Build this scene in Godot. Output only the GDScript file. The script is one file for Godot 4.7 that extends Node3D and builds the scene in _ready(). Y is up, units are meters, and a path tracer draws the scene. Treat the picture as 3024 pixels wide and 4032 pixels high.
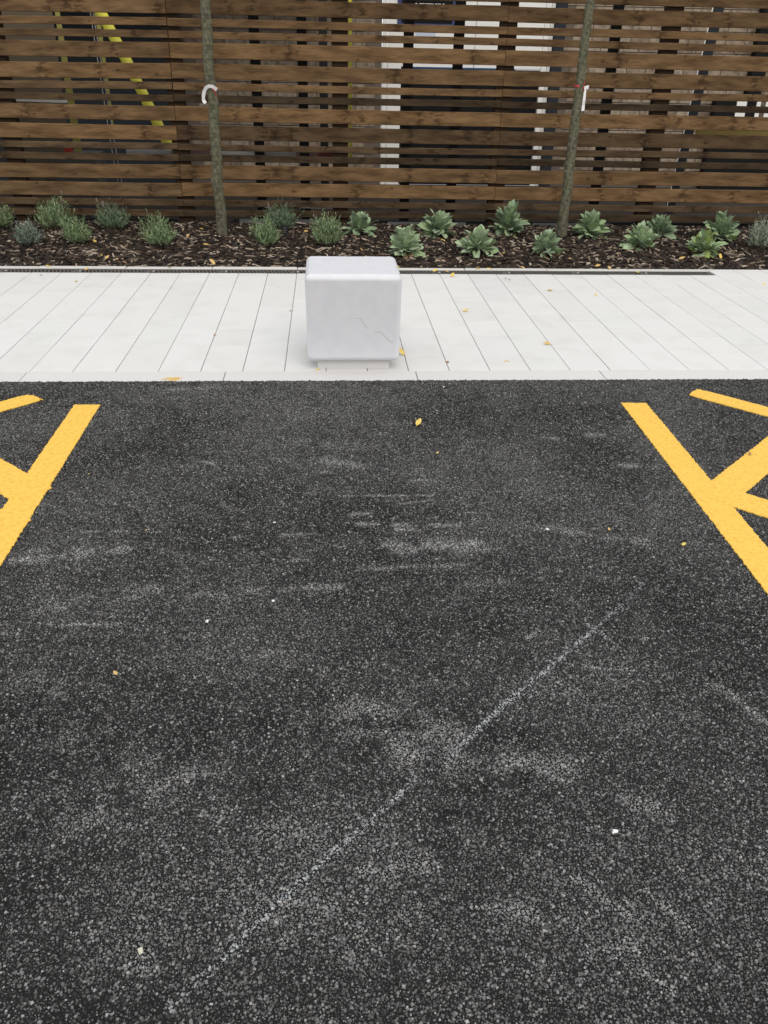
extends Node3D

var rng := RandomNumberGenerator.new()
var used := {}
var M := {}

# ------------------------------------------------------------------ mesh helper
class MB:
	var v := PackedVector3Array()
	var n := PackedVector3Array()
	var u := PackedVector2Array()
	var c := PackedColorArray()
	var ix := PackedInt32Array()
	var col := Color.WHITE

	# corners counter-clockwise as seen from outside
	func quad(a: Vector3, b: Vector3, d: Vector3, e: Vector3, uva := Vector2.ZERO, uvb := Vector2.ZERO, uvd := Vector2.ZERO, uve := Vector2.ZERO) -> void:
		var nn := (b - a).cross(e - a)
		if nn.length_squared() < 1e-16:
			nn = (d - b).cross(a - b)
		nn = nn.normalized()
		var s := v.size()
		v.append_array(PackedVector3Array([a, b, d, e]))
		n.append_array(PackedVector3Array([nn, nn, nn, nn]))
		u.append_array(PackedVector2Array([uva, uvb, uvd, uve]))
		c.append_array(PackedColorArray([col, col, col, col]))
		ix.append_array(PackedInt32Array([s, s + 2, s + 1, s, s + 3, s + 2]))

	func tri(a: Vector3, b: Vector3, d: Vector3) -> void:
		var nn := (b - a).cross(d - a).normalized()
		var s := v.size()
		v.append_array(PackedVector3Array([a, b, d]))
		n.append_array(PackedVector3Array([nn, nn, nn]))
		u.append_array(PackedVector2Array([Vector2.ZERO, Vector2.ZERO, Vector2.ZERO]))
		c.append_array(PackedColorArray([col, col, col]))
		ix.append_array(PackedInt32Array([s, s + 2, s + 1]))

	func box(lo: Vector3, hi: Vector3) -> void:
		var p := func(i, j, k): return Vector3(hi.x if i else lo.x, hi.y if j else lo.y, hi.z if k else lo.z)
		quad(p.call(0, 0, 1), p.call(1, 0, 1), p.call(1, 1, 1), p.call(0, 1, 1))
		quad(p.call(1, 0, 0), p.call(0, 0, 0), p.call(0, 1, 0), p.call(1, 1, 0))
		quad(p.call(1, 0, 1), p.call(1, 0, 0), p.call(1, 1, 0), p.call(1, 1, 1))
		quad(p.call(0, 0, 0), p.call(0, 0, 1), p.call(0, 1, 1), p.call(0, 1, 0))
		quad(p.call(0, 1, 1), p.call(1, 1, 1), p.call(1, 1, 0), p.call(0, 1, 0))
		quad(p.call(0, 0, 0), p.call(1, 0, 0), p.call(1, 0, 1), p.call(0, 0, 1))

	# a box whose top edges are chamfered by b
	func paving(lo: Vector3, hi: Vector3, b: float) -> void:
		var y1 := hi.y - b
		var A := [Vector3(lo.x, lo.y, hi.z), Vector3(hi.x, lo.y, hi.z), Vector3(hi.x, lo.y, lo.z), Vector3(lo.x, lo.y, lo.z)]
		var T := [Vector3(lo.x + b, hi.y, hi.z - b), Vector3(hi.x - b, hi.y, hi.z - b), Vector3(hi.x - b, hi.y, lo.z + b), Vector3(lo.x + b, hi.y, lo.z + b)]
		for i in 4:
			var j := (i + 1) % 4
			var p: Vector3 = A[i]
			var q: Vector3 = A[j]
			var pm := Vector3(p.x, y1, p.z)
			var qm := Vector3(q.x, y1, q.z)
			quad(p, q, qm, pm)
			quad(pm, qm, T[j], T[i])
		quad(T[0], T[1], T[2], T[3])

	# rings of equal size; the ring runs counter-clockwise as seen from the end looking back to the start
	func loft(rings: Array, smooth := true, caps := true, us := 1.0) -> void:
		var m: int = rings[0].size()
		var s := v.size()
		if smooth:
			for i in rings.size():
				for j in m + 1:
					var p: Vector3 = rings[i][j % m]
					var i0 := maxi(i - 1, 0)
					var i1 := mini(i + 1, rings.size() - 1)
					var dt: Vector3 = rings[i1][j % m] - rings[i0][j % m]
					var dr: Vector3 = rings[i][(j + 1) % m] - rings[i][(j + m - 1) % m]
					v.append(p)
					n.append(dr.cross(dt).normalized())
					u.append(Vector2(float(j) / m, us * i / (rings.size() - 1)))
					c.append(col)
			for i in rings.size() - 1:
				for j in m:
					var a := s + i * (m + 1) + j
					var b := a + 1
					var d := b + m + 1
					var e := a + m + 1
					ix.append_array(PackedInt32Array([a, d, b, a, e, d]))
		else:
			for i in rings.size() - 1:
				for j in m:
					quad(rings[i][j], rings[i][(j + 1) % m], rings[i + 1][(j + 1) % m], rings[i + 1][j])
		if caps:
			var c0 := Vector3.ZERO
			var c1 := Vector3.ZERO
			for j in m:
				c0 += rings[0][j] / m
				c1 += rings[rings.size() - 1][j] / m
			for j in m:
				tri(c0, rings[0][(j + 1) % m], rings[0][j])
				tri(c1, rings[rings.size() - 1][j], rings[rings.size() - 1][(j + 1) % m])

	func tube(pts: Array, radii: Array, seg := 10, us := 1.0) -> void:
		var rings := []
		for i in pts.size():
			var t: Vector3 = (pts[mini(i + 1, pts.size() - 1)] - pts[maxi(i - 1, 0)]).normalized()
			var side := t.cross(Vector3.BACK if absf(t.z) < 0.9 else Vector3.UP).normalized()
			var up := side.cross(t).normalized()
			var ring := PackedVector3Array()
			for j in seg:
				var a := -TAU * j / seg
				ring.append(pts[i] + (side * cos(a) - up * sin(a)) * radii[i])
			rings.append(ring)
		loft(rings, true, true, us)

	func mesh(m: Material) -> ArrayMesh:
		var a := []
		a.resize(Mesh.ARRAY_MAX)
		a[Mesh.ARRAY_VERTEX] = v
		a[Mesh.ARRAY_NORMAL] = n
		a[Mesh.ARRAY_TEX_UV] = u
		a[Mesh.ARRAY_COLOR] = c
		a[Mesh.ARRAY_INDEX] = ix
		var o := ArrayMesh.new()
		o.add_surface_from_arrays(Mesh.PRIMITIVE_TRIANGLES, a)
		o.surface_set_material(0, m)
		return o

# ------------------------------------------------------------------ scene helpers
func numbered(called: String) -> String:
	var k: int = used.get(called, -1) + 1
	used[called] = k
	return called if k == 0 else "%s_%03d" % [called, k]

func put(called: String, mesh: Mesh, parent: Node = null, at := Vector3.ZERO) -> MeshInstance3D:
	var o := MeshInstance3D.new()
	o.mesh = mesh
	o.position = at
	if parent == null:
		o.name = numbered(called)
		add_child(o)
	else:
		o.name = called
		parent.add_child(o, true)
	return o

func tag(o: Node, label: String, category: String, group := "") -> void:
	o.set_meta("label", label)
	o.set_meta("category", category)
	if group:
		o.set_meta("group", group)

func thing(called: String, label: String, category: String, at := Vector3.ZERO, group := "") -> Node3D:
	var o := Node3D.new()
	o.name = numbered(called)
	add_child(o)
	o.position = at
	tag(o, label, category, group)
	return o

func structure(called: String) -> Node3D:
	var o := Node3D.new()
	o.name = numbered(called)
	add_child(o)
	o.set_meta("kind", "structure")
	return o

func lin(r: float, g: float, b: float) -> Color:
	return Color(r, g, b).linear_to_srgb()

func mat(col: Color, rough := 0.8, tex: Texture2D = null, vc := false, spec := 0.5) -> StandardMaterial3D:
	var m := StandardMaterial3D.new()
	m.albedo_color = col
	m.roughness = rough
	m.albedo_texture = tex
	m.vertex_color_use_as_albedo = vc
	m.metallic_specular = spec
	return m

func noise(sd: int, freq: float, kind := FastNoiseLite.TYPE_SIMPLEX_SMOOTH, oct := 3) -> FastNoiseLite:
	var f := FastNoiseLite.new()
	f.seed = sd
	f.frequency = freq
	f.noise_type = kind
	f.fractal_octaves = oct
	f.fractal_type = FastNoiseLite.FRACTAL_FBM if oct > 1 else FastNoiseLite.FRACTAL_NONE
	return f

func ramp(stops: Array) -> Gradient:
	var g := Gradient.new()
	var o := PackedFloat32Array()
	var c := PackedColorArray()
	for s in stops:
		o.append(s[0])
		c.append(s[1])
	g.offsets = o
	g.colors = c
	return g

func ntex(f: FastNoiseLite, size: int, stops: Array) -> NoiseTexture2D:
	var t := NoiseTexture2D.new()
	t.width = size
	t.height = size
	t.noise = f
	t.seamless = true
	t.normalize = true
	if stops:
		t.color_ramp = ramp(stops)
	return t

func grey(x: float) -> Color:
	return Color(x, x, x)

func triplanar(m: StandardMaterial3D, per_m: float) -> void:
	m.uv1_triplanar = true
	m.uv1_world_triplanar = true
	m.uv1_scale = Vector3.ONE * per_m

func relief(m: StandardMaterial3D, t: Texture2D, cm: float) -> void:
	m.heightmap_enabled = true
	m.heightmap_texture = t
	m.heightmap_scale = cm

# ------------------------------------------------------------------ wood
func wood_image(sd: int, W := 1024, H := 112) -> ImageTexture:
	var r := RandomNumberGenerator.new()
	r.seed = sd
	var n1 := noise(sd, 1.0, FastNoiseLite.TYPE_SIMPLEX, 2)
	var n2 := noise(sd + 7, 1.0, FastNoiseLite.TYPE_SIMPLEX, 3)
	var knots := []
	for i in r.randi_range(5, 8):
		knots.append([r.randf_range(0.05, 2.65), r.randf_range(0.01, 0.10), r.randf_range(0.005, 0.010), r.randf()])
	var dk := Vector3(0.040, 0.021, 0.010)
	var lt := Vector3(0.252, 0.152, 0.074)
	var by := PackedByteArray()
	by.resize(W * H * 3)
	var k := 0
	for y in H:
		var vy := 0.11 * y / H
		for x in W:
			var uu := 2.7 * x / W
			var g := vy * 120.0 + n1.get_noise_2d(uu * 0.9, vy * 14.0) * 7.0
			var dark := 0.0
			for q in knots:
				var dx: float = uu - q[0]
				if absf(dx) < 0.16:
					var dy: float = vy - q[1]
					var d2: float = (dx * dx * 0.35 + dy * dy) / (q[2] * q[2])
					g += 5.0 * exp(-d2 * 0.22)
					dark = maxf(dark, exp(-d2 * 0.9) * 0.95)
					if q[3] > 0.45:
						# tannin stain running across the board at the knot
						var e: float = dx + 0.02 * n1.get_noise_2d(uu * 14.0, vy * 30.0 + q[0])
						dark = maxf(dark, 0.85 * exp(-e * e / 0.0024) * clampf(0.55 + 1.5 * n2.get_noise_2d(uu * 9.0, vy * 26.0 + 5.0), 0.0, 1.0))
			var ring := 0.5 + 0.5 * sin(g * 2.2)
			var fine := n2.get_noise_2d(uu * 9.0, vy * 900.0)
			var blotch := n2.get_noise_2d(uu * 2.3, vy * 11.0 + 40.0)
			var t := clampf(0.56 + 0.16 * (ring - 0.5) + 0.26 * fine + 0.34 * blotch, 0.0, 1.0)
			t *= 1.0 - 0.85 * dark
			var cc := dk.lerp(lt, t)
			var s := Color(cc.x, cc.y, cc.z).linear_to_srgb()
			by[k] = int(s.r * 255.0)
			by[k + 1] = int(s.g * 255.0)
			by[k + 2] = int(s.b * 255.0)
			k += 3
	return ImageTexture.create_from_image(Image.create_from_data(W, H, false, Image.FORMAT_RGB8, by))

# a sawn board along x: eased edges, a little bow; uv along its length
func board(x0: float, x1: float, top0: float, bot0: float, top1: float, bot1: float, z: float, th: float, m: Material, tint: Color, flip: int) -> ArrayMesh:
	var b := MB.new()
	b.col = tint
	var seg := 7
	var e := 0.0035
	var ph := rng.randf() * 9.0
	var bow := rng.randf_range(0.0, 0.004)
	var prof := func(top: float, bot: float, x: float, zz: float):
		return [Vector3(x, bot, zz - th), Vector3(x, bot, zz - e), Vector3(x, bot + e, zz), Vector3(x, top - e, zz), Vector3(x, top, zz - e), Vector3(x, top, zz - th)]
	var rows := []
	for i in seg + 1:
		var t := float(i) / seg
		var wob := 0.0024 * sin(ph + t * 5.0)
		rows.append(prof.call(lerpf(top0, top1, t) + wob, lerpf(bot0, bot1, t) + wob * 0.7, lerpf(x0, x1, t), z + bow * sin(PI * t + ph)))
	var w := (top0 - bot0) / 0.112
	var vo := rng.randf_range(0.0, 1.0 - minf(w, 0.98))
	var vv := [0.0, 0.02, 0.05, 0.95, 0.98, 1.0]
	for i in seg:
		for j in 6:
			var j2 := (j + 1) % 6
			var ua := (lerpf(x0, x1, float(i) / seg) - x0) / 2.75
			var ub := (lerpf(x0, x1, float(i + 1) / seg) - x0) / 2.75
			if flip & 1:
				ua = 1.0 - ua
				ub = 1.0 - ub
			var va: float = vo + w * vv[j]
			var vb: float = vo + w * vv[j2]
			if flip & 2:
				va = 1.0 - va
				vb = 1.0 - vb
			b.quad(rows[i][j], rows[i + 1][j], rows[i + 1][j2], rows[i][j2], Vector2(ua, va), Vector2(ub, va), Vector2(ub, vb), Vector2(ua, vb))
	for k in [0, seg]:
		var R: Array = rows[k]
		var uu := 0.01
		for j in [1, 2, 3, 4]:
			if k == 0:
				b.tri(R[0], R[j], R[j + 1])
			else:
				b.tri(R[0], R[j + 1], R[j])
	return b.mesh(m)

# ------------------------------------------------------------------ rounded block
func rounded_block(half: Vector3, r: float, m: Material, sd: int) -> ArrayMesh:
	var b := MB.new()
	var f := noise(sd, 9.0)
	var cuts := []
	for i in 6:
		cuts.append(sin(PI / 4 * i / 5.0 - PI / 4) / sin(PI / 4) * 1.0)
	var ticks := func(h: float):
		var o := []
		for i in 6:
			o.append(-h + r * (1.0 - tan(PI / 4 * (1.0 - i / 5.0))))
		for i in range(1, 9):
			o.append(lerpf(-h + r, h - r, i / 9.0))
		for i in 6:
			o.append(h - r + r * tan(PI / 4 * i / 5.0))
		return o
	var core := half - Vector3.ONE * r
	for axis in 3:
		for sgn in [-1.0, 1.0]:
			var a1 := (axis + 1) % 3
			var a2 := (axis + 2) % 3
			var t1: Array = ticks.call(half[a1])
			var t2: Array = ticks.call(half[a2])
			var s := b.v.size()
			for i in t1.size():
				for j in t2.size():
					var p := Vector3.ZERO
					p[axis] = sgn * half[axis]
					p[a1] = t1[i]
					p[a2] = t2[j]
					var q := p.clamp(-core, core)
					var nn := (p - q).normalized()
					var w := q + nn * r
					w += nn * 0.0008 * f.get_noise_3dv(w)
					w.x *= 1.0 + 0.012 * (w.y / half.y)
					b.v.append(w)
					b.n.append(nn)
					b.u.append(Vector2.ZERO)
					b.c.append(Color.WHITE)
			var c2 := t2.size()
			for i in t1.size() - 1:
				for j in c2 - 1:
					var k := s + i * c2 + j
					if sgn > 0:
						b.ix.append_array(PackedInt32Array([k, k + c2 + 1, k + c2, k, k + 1, k + c2 + 1]))
					else:
						b.ix.append_array(PackedInt32Array([k, k + c2, k + c2 + 1, k, k + c2 + 1, k + 1]))
	return b.mesh(m)

# ------------------------------------------------------------------ leaves
func leaf_mesh(m: Material, length: float, width: float, bend: float, fold: float, wav: float, seg := 7, stalk := 0.0, shape := 0.82) -> ArrayMesh:
	var b := MB.new()
	var pts := []
	for i in seg + 1:
		var t := float(i) / seg
		var w := width * 0.5 * pow(sin(PI * pow(t, shape)), 0.72 if shape < 1.0 else 0.55) if i > 0 and i < seg else width * 0.03
		var y := length * t
		var z := -bend * length * t * t
		var k := wav * width * sin(t * 13.0 + bend * 20.0)
		var k2 := wav * width * sin(t * 11.0 + 2.0 + bend * 9.0)
		pts.append([Vector3(-w, y, z + fold * w + k), Vector3(-w * 0.5, y, z + fold * w * 0.35 + k * 0.4), Vector3(0, y, z), Vector3(w * 0.5, y, z + fold * w * 0.35 + k2 * 0.4), Vector3(w, y, z + fold * w + k2)])
	var s := b.v.size()
	for i in seg + 1:
		for j in 5:
			var p: Vector3 = pts[i][j]
			var dt: Vector3 = pts[mini(i + 1, seg)][j] - pts[maxi(i - 1, 0)][j]
			var dr: Vector3 = pts[i][mini(j + 1, 4)] - pts[i][maxi(j - 1, 0)]
			var nn := dr.cross(dt)
			b.v.append(p)
			b.n.append(nn.normalized() if nn.length() > 1e-12 else Vector3.BACK)
			b.u.append(Vector2(j / 4.0, float(i) / seg))
			b.c.append(Color.WHITE)
	for i in seg:
		for j in 4:
			var a := s + i * 5 + j
			b.ix.append_array(PackedInt32Array([a, a + 6, a + 1, a, a + 5, a + 6]))
	if stalk > 0.0:
		b.tube([Vector3(0, -stalk, 0.002), Vector3(0, 0.0, 0)], [0.0012, 0.001], 5)
	return b.mesh(m)

func leaf_texture(base: Color, rib: Color, sd: int) -> ImageTexture:
	var W := 64
	var H := 128
	var im := Image.create(W, H, false, Image.FORMAT_RGB8)
	var f := noise(sd, 0.05)
	var f2 := noise(sd + 3, 0.25)
	for y in H:
		for x in W:
			var a := absf(x - W / 2.0) / (W / 2.0)
			var vein := 0.5 + 0.5 * sin((y - a * 40.0) * 0.55)
			var t := 0.75 * exp(-a * a * 260.0) + 0.14 * pow(vein, 6.0) * (1.0 - a)
			var k := 1.0 + 0.26 * f.get_noise_2d(x, y) + 0.16 * f2.get_noise_2d(x, y)
			var c := base.lerp(rib, t)
			im.set_pixel(x, y, Color(clampf(c.r * k, 0, 1), clampf(c.g * k, 0, 1), clampf(c.b * k, 0, 1)))
	return ImageTexture.create_from_image(im)

func facing(dir: Vector3, radial: Vector3) -> Basis:
	var y := dir.normalized()
	var z := Vector3.UP - y * y.y
	if z.length() < 0.35:
		z = -radial - y * y.dot(-radial)
	z = z.normalized()
	return Basis(y.cross(z), y, z)

func broadleaf(at: Vector3, h: float, r: float, sd: int, count: int, fresh: Array, label: String) -> void:
	rng.seed = sd
	var o := thing("leafy_plant", label, "plant", at, "broad leaved plants in the bed")
	var st := MB.new()
	st.tube([Vector3(0, -0.03, 0), Vector3(0.004, h * 0.3, 0.003), Vector3(0, h * 0.55, 0)], [0.007, 0.006, 0.004], 7)
	put("stem", st.mesh(M.stem), o)
	for i in count:
		var t := (i + 0.5) / count
		var ang := i * 2.39996 + rng.randf_range(-0.35, 0.35)
		var rad := Vector3(cos(ang), 0, sin(ang))
		var el := deg_to_rad(lerpf(82.0, -4.0, pow(t, 1.0)) + rng.randf_range(-20.0, 20.0))
		var dir := rad * cos(el) + Vector3.UP * sin(el)
		var L := lerpf(h * 0.5, r * 0.74, pow(t, 0.7)) * rng.randf_range(0.62, 1.2)
		if t > 0.75:
			L *= rng.randf_range(0.7, 1.0)
		var base := rad * lerpf(0.004, r * 0.30, t) + Vector3.UP * lerpf(h * 0.54, h * 0.10, pow(t, 0.8))
		var k: int = fresh[rng.randi() % fresh.size()]
		if t > 0.86 and rng.randf() < 0.22:
			k = 3
		if t > 0.93 and rng.randf() < 0.4:
			k = 4
		var l := put("leaf", M.leaf_meshes[k][rng.randi() % 4], o)
		var tw := Basis(dir.normalized(), rng.randf_range(-0.85, 0.85))
		l.transform = Transform3D(tw * facing(dir, rad) * Basis.from_scale(Vector3(L / 0.1 * rng.randf_range(0.85, 1.15), L / 0.1, L / 0.1)), base)

func needleleaf(at: Vector3, h: float, r: float, sd: int, m: Material, spikes: int, label: String, dense := 1.0) -> void:
	rng.seed = sd
	var o := thing("lavender_shrub", label, "shrub", at, "narrow leaved shrubs in the bed")
	var st := MB.new()
	var fo := MB.new()
	var n := int(130 * dense)
	var lop := noise(sd, 0.9)
	for i in n:
		var a := i * 2.39996
		var q := sqrt((i + 0.5) / n)
		var el := acos(clampf(q * 0.97, 0, 1))
		var k := rng.randf_range(0.66, 1.12) * (1.0 + 0.5 * lop.get_noise_2d(cos(a) * q, sin(a) * q))
		var dirv := Vector3(cos(a) * cos(el), 0, sin(a) * cos(el))
		var tip := Vector3(dirv.x * r * k, 0.02 + h * (0.16 + 0.80 * sin(el)) * k + rng.randf_range(-0.012, 0.012), dirv.z * r * k)
		if rng.randf() < 0.07:
			tip += Vector3(rng.randf_range(-0.02, 0.02), rng.randf_range(0.015, 0.045), 0)
		var b0 := Vector3(dirv.x * r * 0.22, 0.0, dirv.z * r * 0.22)
		var mid := b0.lerp(tip, 0.5) + Vector3(dirv.x, 0, dirv.z) * r * 0.13
		if i % 5 == 0:
			st.tube([b0, mid, tip], [0.0022, 0.0018, 0.001], 4)
		var steps := 9
		for s in steps:
			var t := lerpf(0.38, 1.0, (s + rng.randf() * 0.5) / steps)
			var p := b0.lerp(mid, t).lerp(mid.lerp(tip, t), t)
			var tang := (mid.lerp(tip, t) - b0.lerp(mid, t)).normalized()
			for w in 2:
				var sidev := tang.cross(Vector3(rng.randf_range(-1, 1), rng.randf_range(-1, 1), rng.randf_range(-1, 1))).normalized()
				var d := (tang * rng.randf_range(0.45, 1.0) + sidev * 0.85 + Vector3.UP * 0.22).normalized()
				var L := rng.randf_range(0.020, 0.038)
				var x := d.cross(tang).normalized() * rng.randf_range(0.0017, 0.0026)
				var g := rng.randf_range(0.72, 1.28)
				fo.col = Color(g * rng.randf_range(0.92, 1.08), g, g * rng.randf_range(0.9, 1.05))
				var e := p + d * L
				var mm := p + d * L * 0.5 + tang * L * 0.08
				fo.quad(p, mm + x, e, mm - x)
	for i in spikes:
		var a := rng.randf() * TAU
		var b0 := Vector3(cos(a) * r * 0.4, h * 0.6, sin(a) * r * 0.3)
		var e := b0 + Vector3(cos(a) * 0.05, rng.randf_range(0.10, 0.17), sin(a) * 0.03)
		var fl := MB.new()
		fl.tube([b0, b0.lerp(e, 0.6) + Vector3(0.006, 0, 0), e], [0.0010, 0.0009, 0.0008], 4)
		for k in 9:
			var p := e + Vector3(rng.randf_range(-0.005, 0.005), rng.randf_range(-0.022, 0.006), rng.randf_range(-0.005, 0.005))
			fl.tube([p, p + Vector3(rng.randf_range(-0.004, 0.004), 0.006, rng.randf_range(-0.004, 0.004))], [0.003, 0.0015], 5)
		put("flower_spike", fl.mesh(M.dry_flower), o)
	put("stems", st.mesh(M.stem), o).set_meta("kind", "stuff")
	put("foliage", fo.mesh(m), o).set_meta("kind", "stuff")

# ------------------------------------------------------------------ young tree
func young_tree(path: Array, radii: Array, sd: int, label: String) -> Node3D:
	rng.seed = sd
	var base: Vector3 = path[0]
	var o := thing("young_tree", label, "tree", base, "young trees in front of the fence")
	var f := noise(sd, 3.0)
	# resample the trunk with small swellings where side shoots were cut
	var rings := []
	var N := 64
	var knots := []
	for i in 9:
		knots.append([rng.randf_range(0.1, 2.2), rng.randf() * TAU, rng.randf_range(0.006, 0.012)])
	for i in N + 1:
		var t := float(i) / N * (path.size() - 1)
		var a := mini(int(t), path.size() - 2)
		var p: Vector3 = path[a].lerp(path[a + 1], t - a) - base
		var r := lerpf(radii[a], radii[a + 1], t - a)
		p += Vector3(f.get_noise_2d(p.y * 0.5, 0.0), 0, f.get_noise_2d(p.y * 0.5, 50.0)) * 0.018
		var ring := PackedVector3Array()
		for j in 20:
			var ang := -TAU * j / 20.0
			var rr := r * (1.0 + 0.06 * f.get_noise_3d(cos(ang) * 0.4, p.y * 1.5, sin(ang) * 0.4))
			for k in knots:
				var dy: float = (p.y - k[0]) / 0.03
				rr += k[2] * exp(-dy * dy) * maxf(0.0, cos(ang - k[1]) * 2.0 - 1.0) * 0.6
			ring.append(p + Vector3(cos(ang) * rr, 0, sin(ang) * rr))
		rings.append(ring)
	var b := MB.new()
	b.loft(rings, true, true, 10.0)
	put("trunk", b.mesh(M.bark), o)
	for q in knots:
		var kt := clampf((q[0] + 0.02) / 2.92, 0.0, 1.0) * N
		var ki := mini(int(kt), N - 1)
		var mid3 := Vector3.ZERO
		for j in 20:
			mid3 += rings[ki][j] / 20.0
		var od := Vector3(cos(q[1]), 0.35, sin(q[1])).normalized()
		var rr: float = (rings[ki][0] - mid3).length()
		var sb := MB.new()
		sb.tube([mid3 + od * rr * 0.7, mid3 + od * (rr + 0.004), mid3 + od * (rr + 0.009)], [0.009, 0.007, 0.005], 7)
		put("twig_stub", sb.mesh(M.bark), o)
	# limbs and a light autumn crown, above the picture
	var top: Vector3 = path[path.size() - 1] - base
	var crown := MB.new()
	for i in 9:
		var ang := i * 2.4
		var h := lerpf(-0.7, 0.1, i / 8.0)
		var st := top + Vector3(0, h - 0.1, 0)
		if i == 8:
			st = top
		var out := Vector3(cos(ang) * lerpf(0.75, 0.25, i / 8.0), rng.randf_range(0.7, 1.2), sin(ang) * lerpf(0.75, 0.25, i / 8.0))
		var lb := MB.new()
		var md := st + out * 0.5 + Vector3(0, -0.06, 0)
		var e := st + out
		lb.tube([st, md, e], [0.014, 0.009, 0.003], 7)
		put("limb", lb.mesh(M.bark), o)
		for k in 38:
			var p := md.lerp(e, rng.randf_range(-0.4, 1.05)) + Vector3(rng.randf_range(-0.2, 0.2), rng.randf_range(-0.16, 0.16), rng.randf_range(-0.2, 0.2))
			var d := Vector3(rng.randf_range(-1, 1), rng.randf_range(-0.9, 0.4), rng.randf_range(-1, 1)).normalized()
			var x := d.cross(Vector3(rng.randf(), 1, rng.randf())).normalized() * 0.016
			var g := rng.randf()
			crown.col = Color(0.10, 0.14, 0.03).lerp(Color(0.5, 0.32, 0.04), g * g)
			crown.quad(p, p + d * 0.03 + x, p + d * 0.065, p + d * 0.03 - x)
	put("crown", crown.mesh(M.crown), o).set_meta("kind", "stuff")
	return o

# ------------------------------------------------------------------ asphalt dust map
var dust := PackedFloat32Array()
var chalk := PackedFloat32Array()
const GX := 1240
const GZ := 760
const GS := 0.005
const OX := -2.6
const OZ := 0.10

func dab(arr: PackedFloat32Array, ax: float, az: float, bx: float, bz: float, w: float, k: float) -> void:
	var x0 := maxi(0, int((minf(ax, bx) - w * 1.6 - OX) / GS))
	var x1 := mini(GX - 1, int((maxf(ax, bx) + w * 1.6 - OX) / GS))
	var z0 := maxi(0, int((minf(az, bz) - w * 1.6 - OZ) / GS))
	var z1 := mini(GZ - 1, int((maxf(az, bz) + w * 1.6 - OZ) / GS))
	var a := Vector2(ax, az)
	var d := Vector2(bx, bz) - a
	var l2 := maxf(d.length_squared(), 1e-9)
	for zi in range(z0, z1 + 1):
		for xi in range(x0, x1 + 1):
			var p := Vector2(OX + xi * GS, OZ + zi * GS) - a
			var t := clampf(p.dot(d) / l2, 0.0, 1.0)
			var q := (p - d * t).length() / w
			if q < 1.6:
				var g := k * exp(-q * q * 1.6)
				var id := zi * GX + xi
				if g > arr[id]:
					arr[id] = g

# ------------------------------------------------------------------ painted bar on the road
var bars := []

func in_paint(x: float, z: float) -> bool:
	for b in bars:
		var d: Vector2 = b[1] - b[0]
		var p: Vector2 = Vector2(x, z) - b[0]
		var L: float = d.length()
		d /= L
		var s := p.dot(d)
		if s > -0.003 and s < L + 0.003 and absf(p.dot(Vector2(-d.y, d.x))) < b[2] * 0.5 + 0.001:
			return true
	return false

func painted_bar(p0: Vector2, p1: Vector2, w: float, y: float, parent: Node, called: String, label: String, ragged := false) -> void:
	bars.append([p0, p1, w])
	var d := p1 - p0
	var L := d.length()
	d /= L
	var sd := Vector2(-d.y, d.x)
	var n := int(L / 0.006)
	var f := noise(int(y * 1e5) + called.length() + int(L * 100), 95.0, FastNoiseLite.TYPE_SIMPLEX, 2)
	var b := MB.new()
	var prev := []
	var cross := 8
	for i in n + 1:
		var s := L * i / n
		var row := []
		var wl := w * 0.5 + 0.0042 * f.get_noise_2d(s, 0.0)
		var wr := w * 0.5 + 0.0042 * f.get_noise_2d(s, 30.0)
		if ragged and s < 0.05:
			wl -= 0.012 * (0.5 + f.get_noise_2d(s * 2.0, 7.0)) * (1.0 - s / 0.05)
			wr -= 0.03 * (0.5 + f.get_noise_2d(s * 2.0, 17.0)) * (1.0 - s / 0.05)
		for j in cross + 1:
			var o := lerpf(-wl, wr, float(j) / cross)
			var e := 0.0
			if i == 0 or i == n:
				e = 0.004 * f.get_noise_2d(o * 2.0, 80.0 + i)
			var p := p0 + d * (s + e) + sd * o
			row.append(Vector3(p.x, y + 0.0003 * f.get_noise_2d(p.x * 1.6 + 9.0, p.y * 1.6), p.y))
		if i > 0:
			for j in cross:
				b.quad(prev[j], row[j], row[j + 1], prev[j + 1]) if (row[j] - prev[j]).cross(prev[j + 1] - prev[j]).y > 0 else b.quad(prev[j], prev[j + 1], row[j + 1], row[j])
			for j in [0, cross]:
				var q0: Vector3 = prev[j]
				var q1: Vector3 = row[j]
				var dn := Vector3(0, y - 0.0035, 0)
				var a: Vector3 = Vector3(q0.x, 0.0035, q0.z)
				var c: Vector3 = Vector3(q1.x, 0.0035, q1.z)
				if j == 0:
					b.quad(a, q0, q1, c)
				else:
					b.quad(c, q1, q0, a)
		if i == 0 or i == n:
			for j in cross:
				var q0: Vector3 = row[j]
				var q1: Vector3 = row[j + 1]
				b.quad(Vector3(q0.x, 0.0035, q0.z), Vector3(q1.x, 0.0035, q1.z), q1, q0)
		prev = row
	put(called, b.mesh(M.paint), parent).set_meta("label", label)

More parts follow.
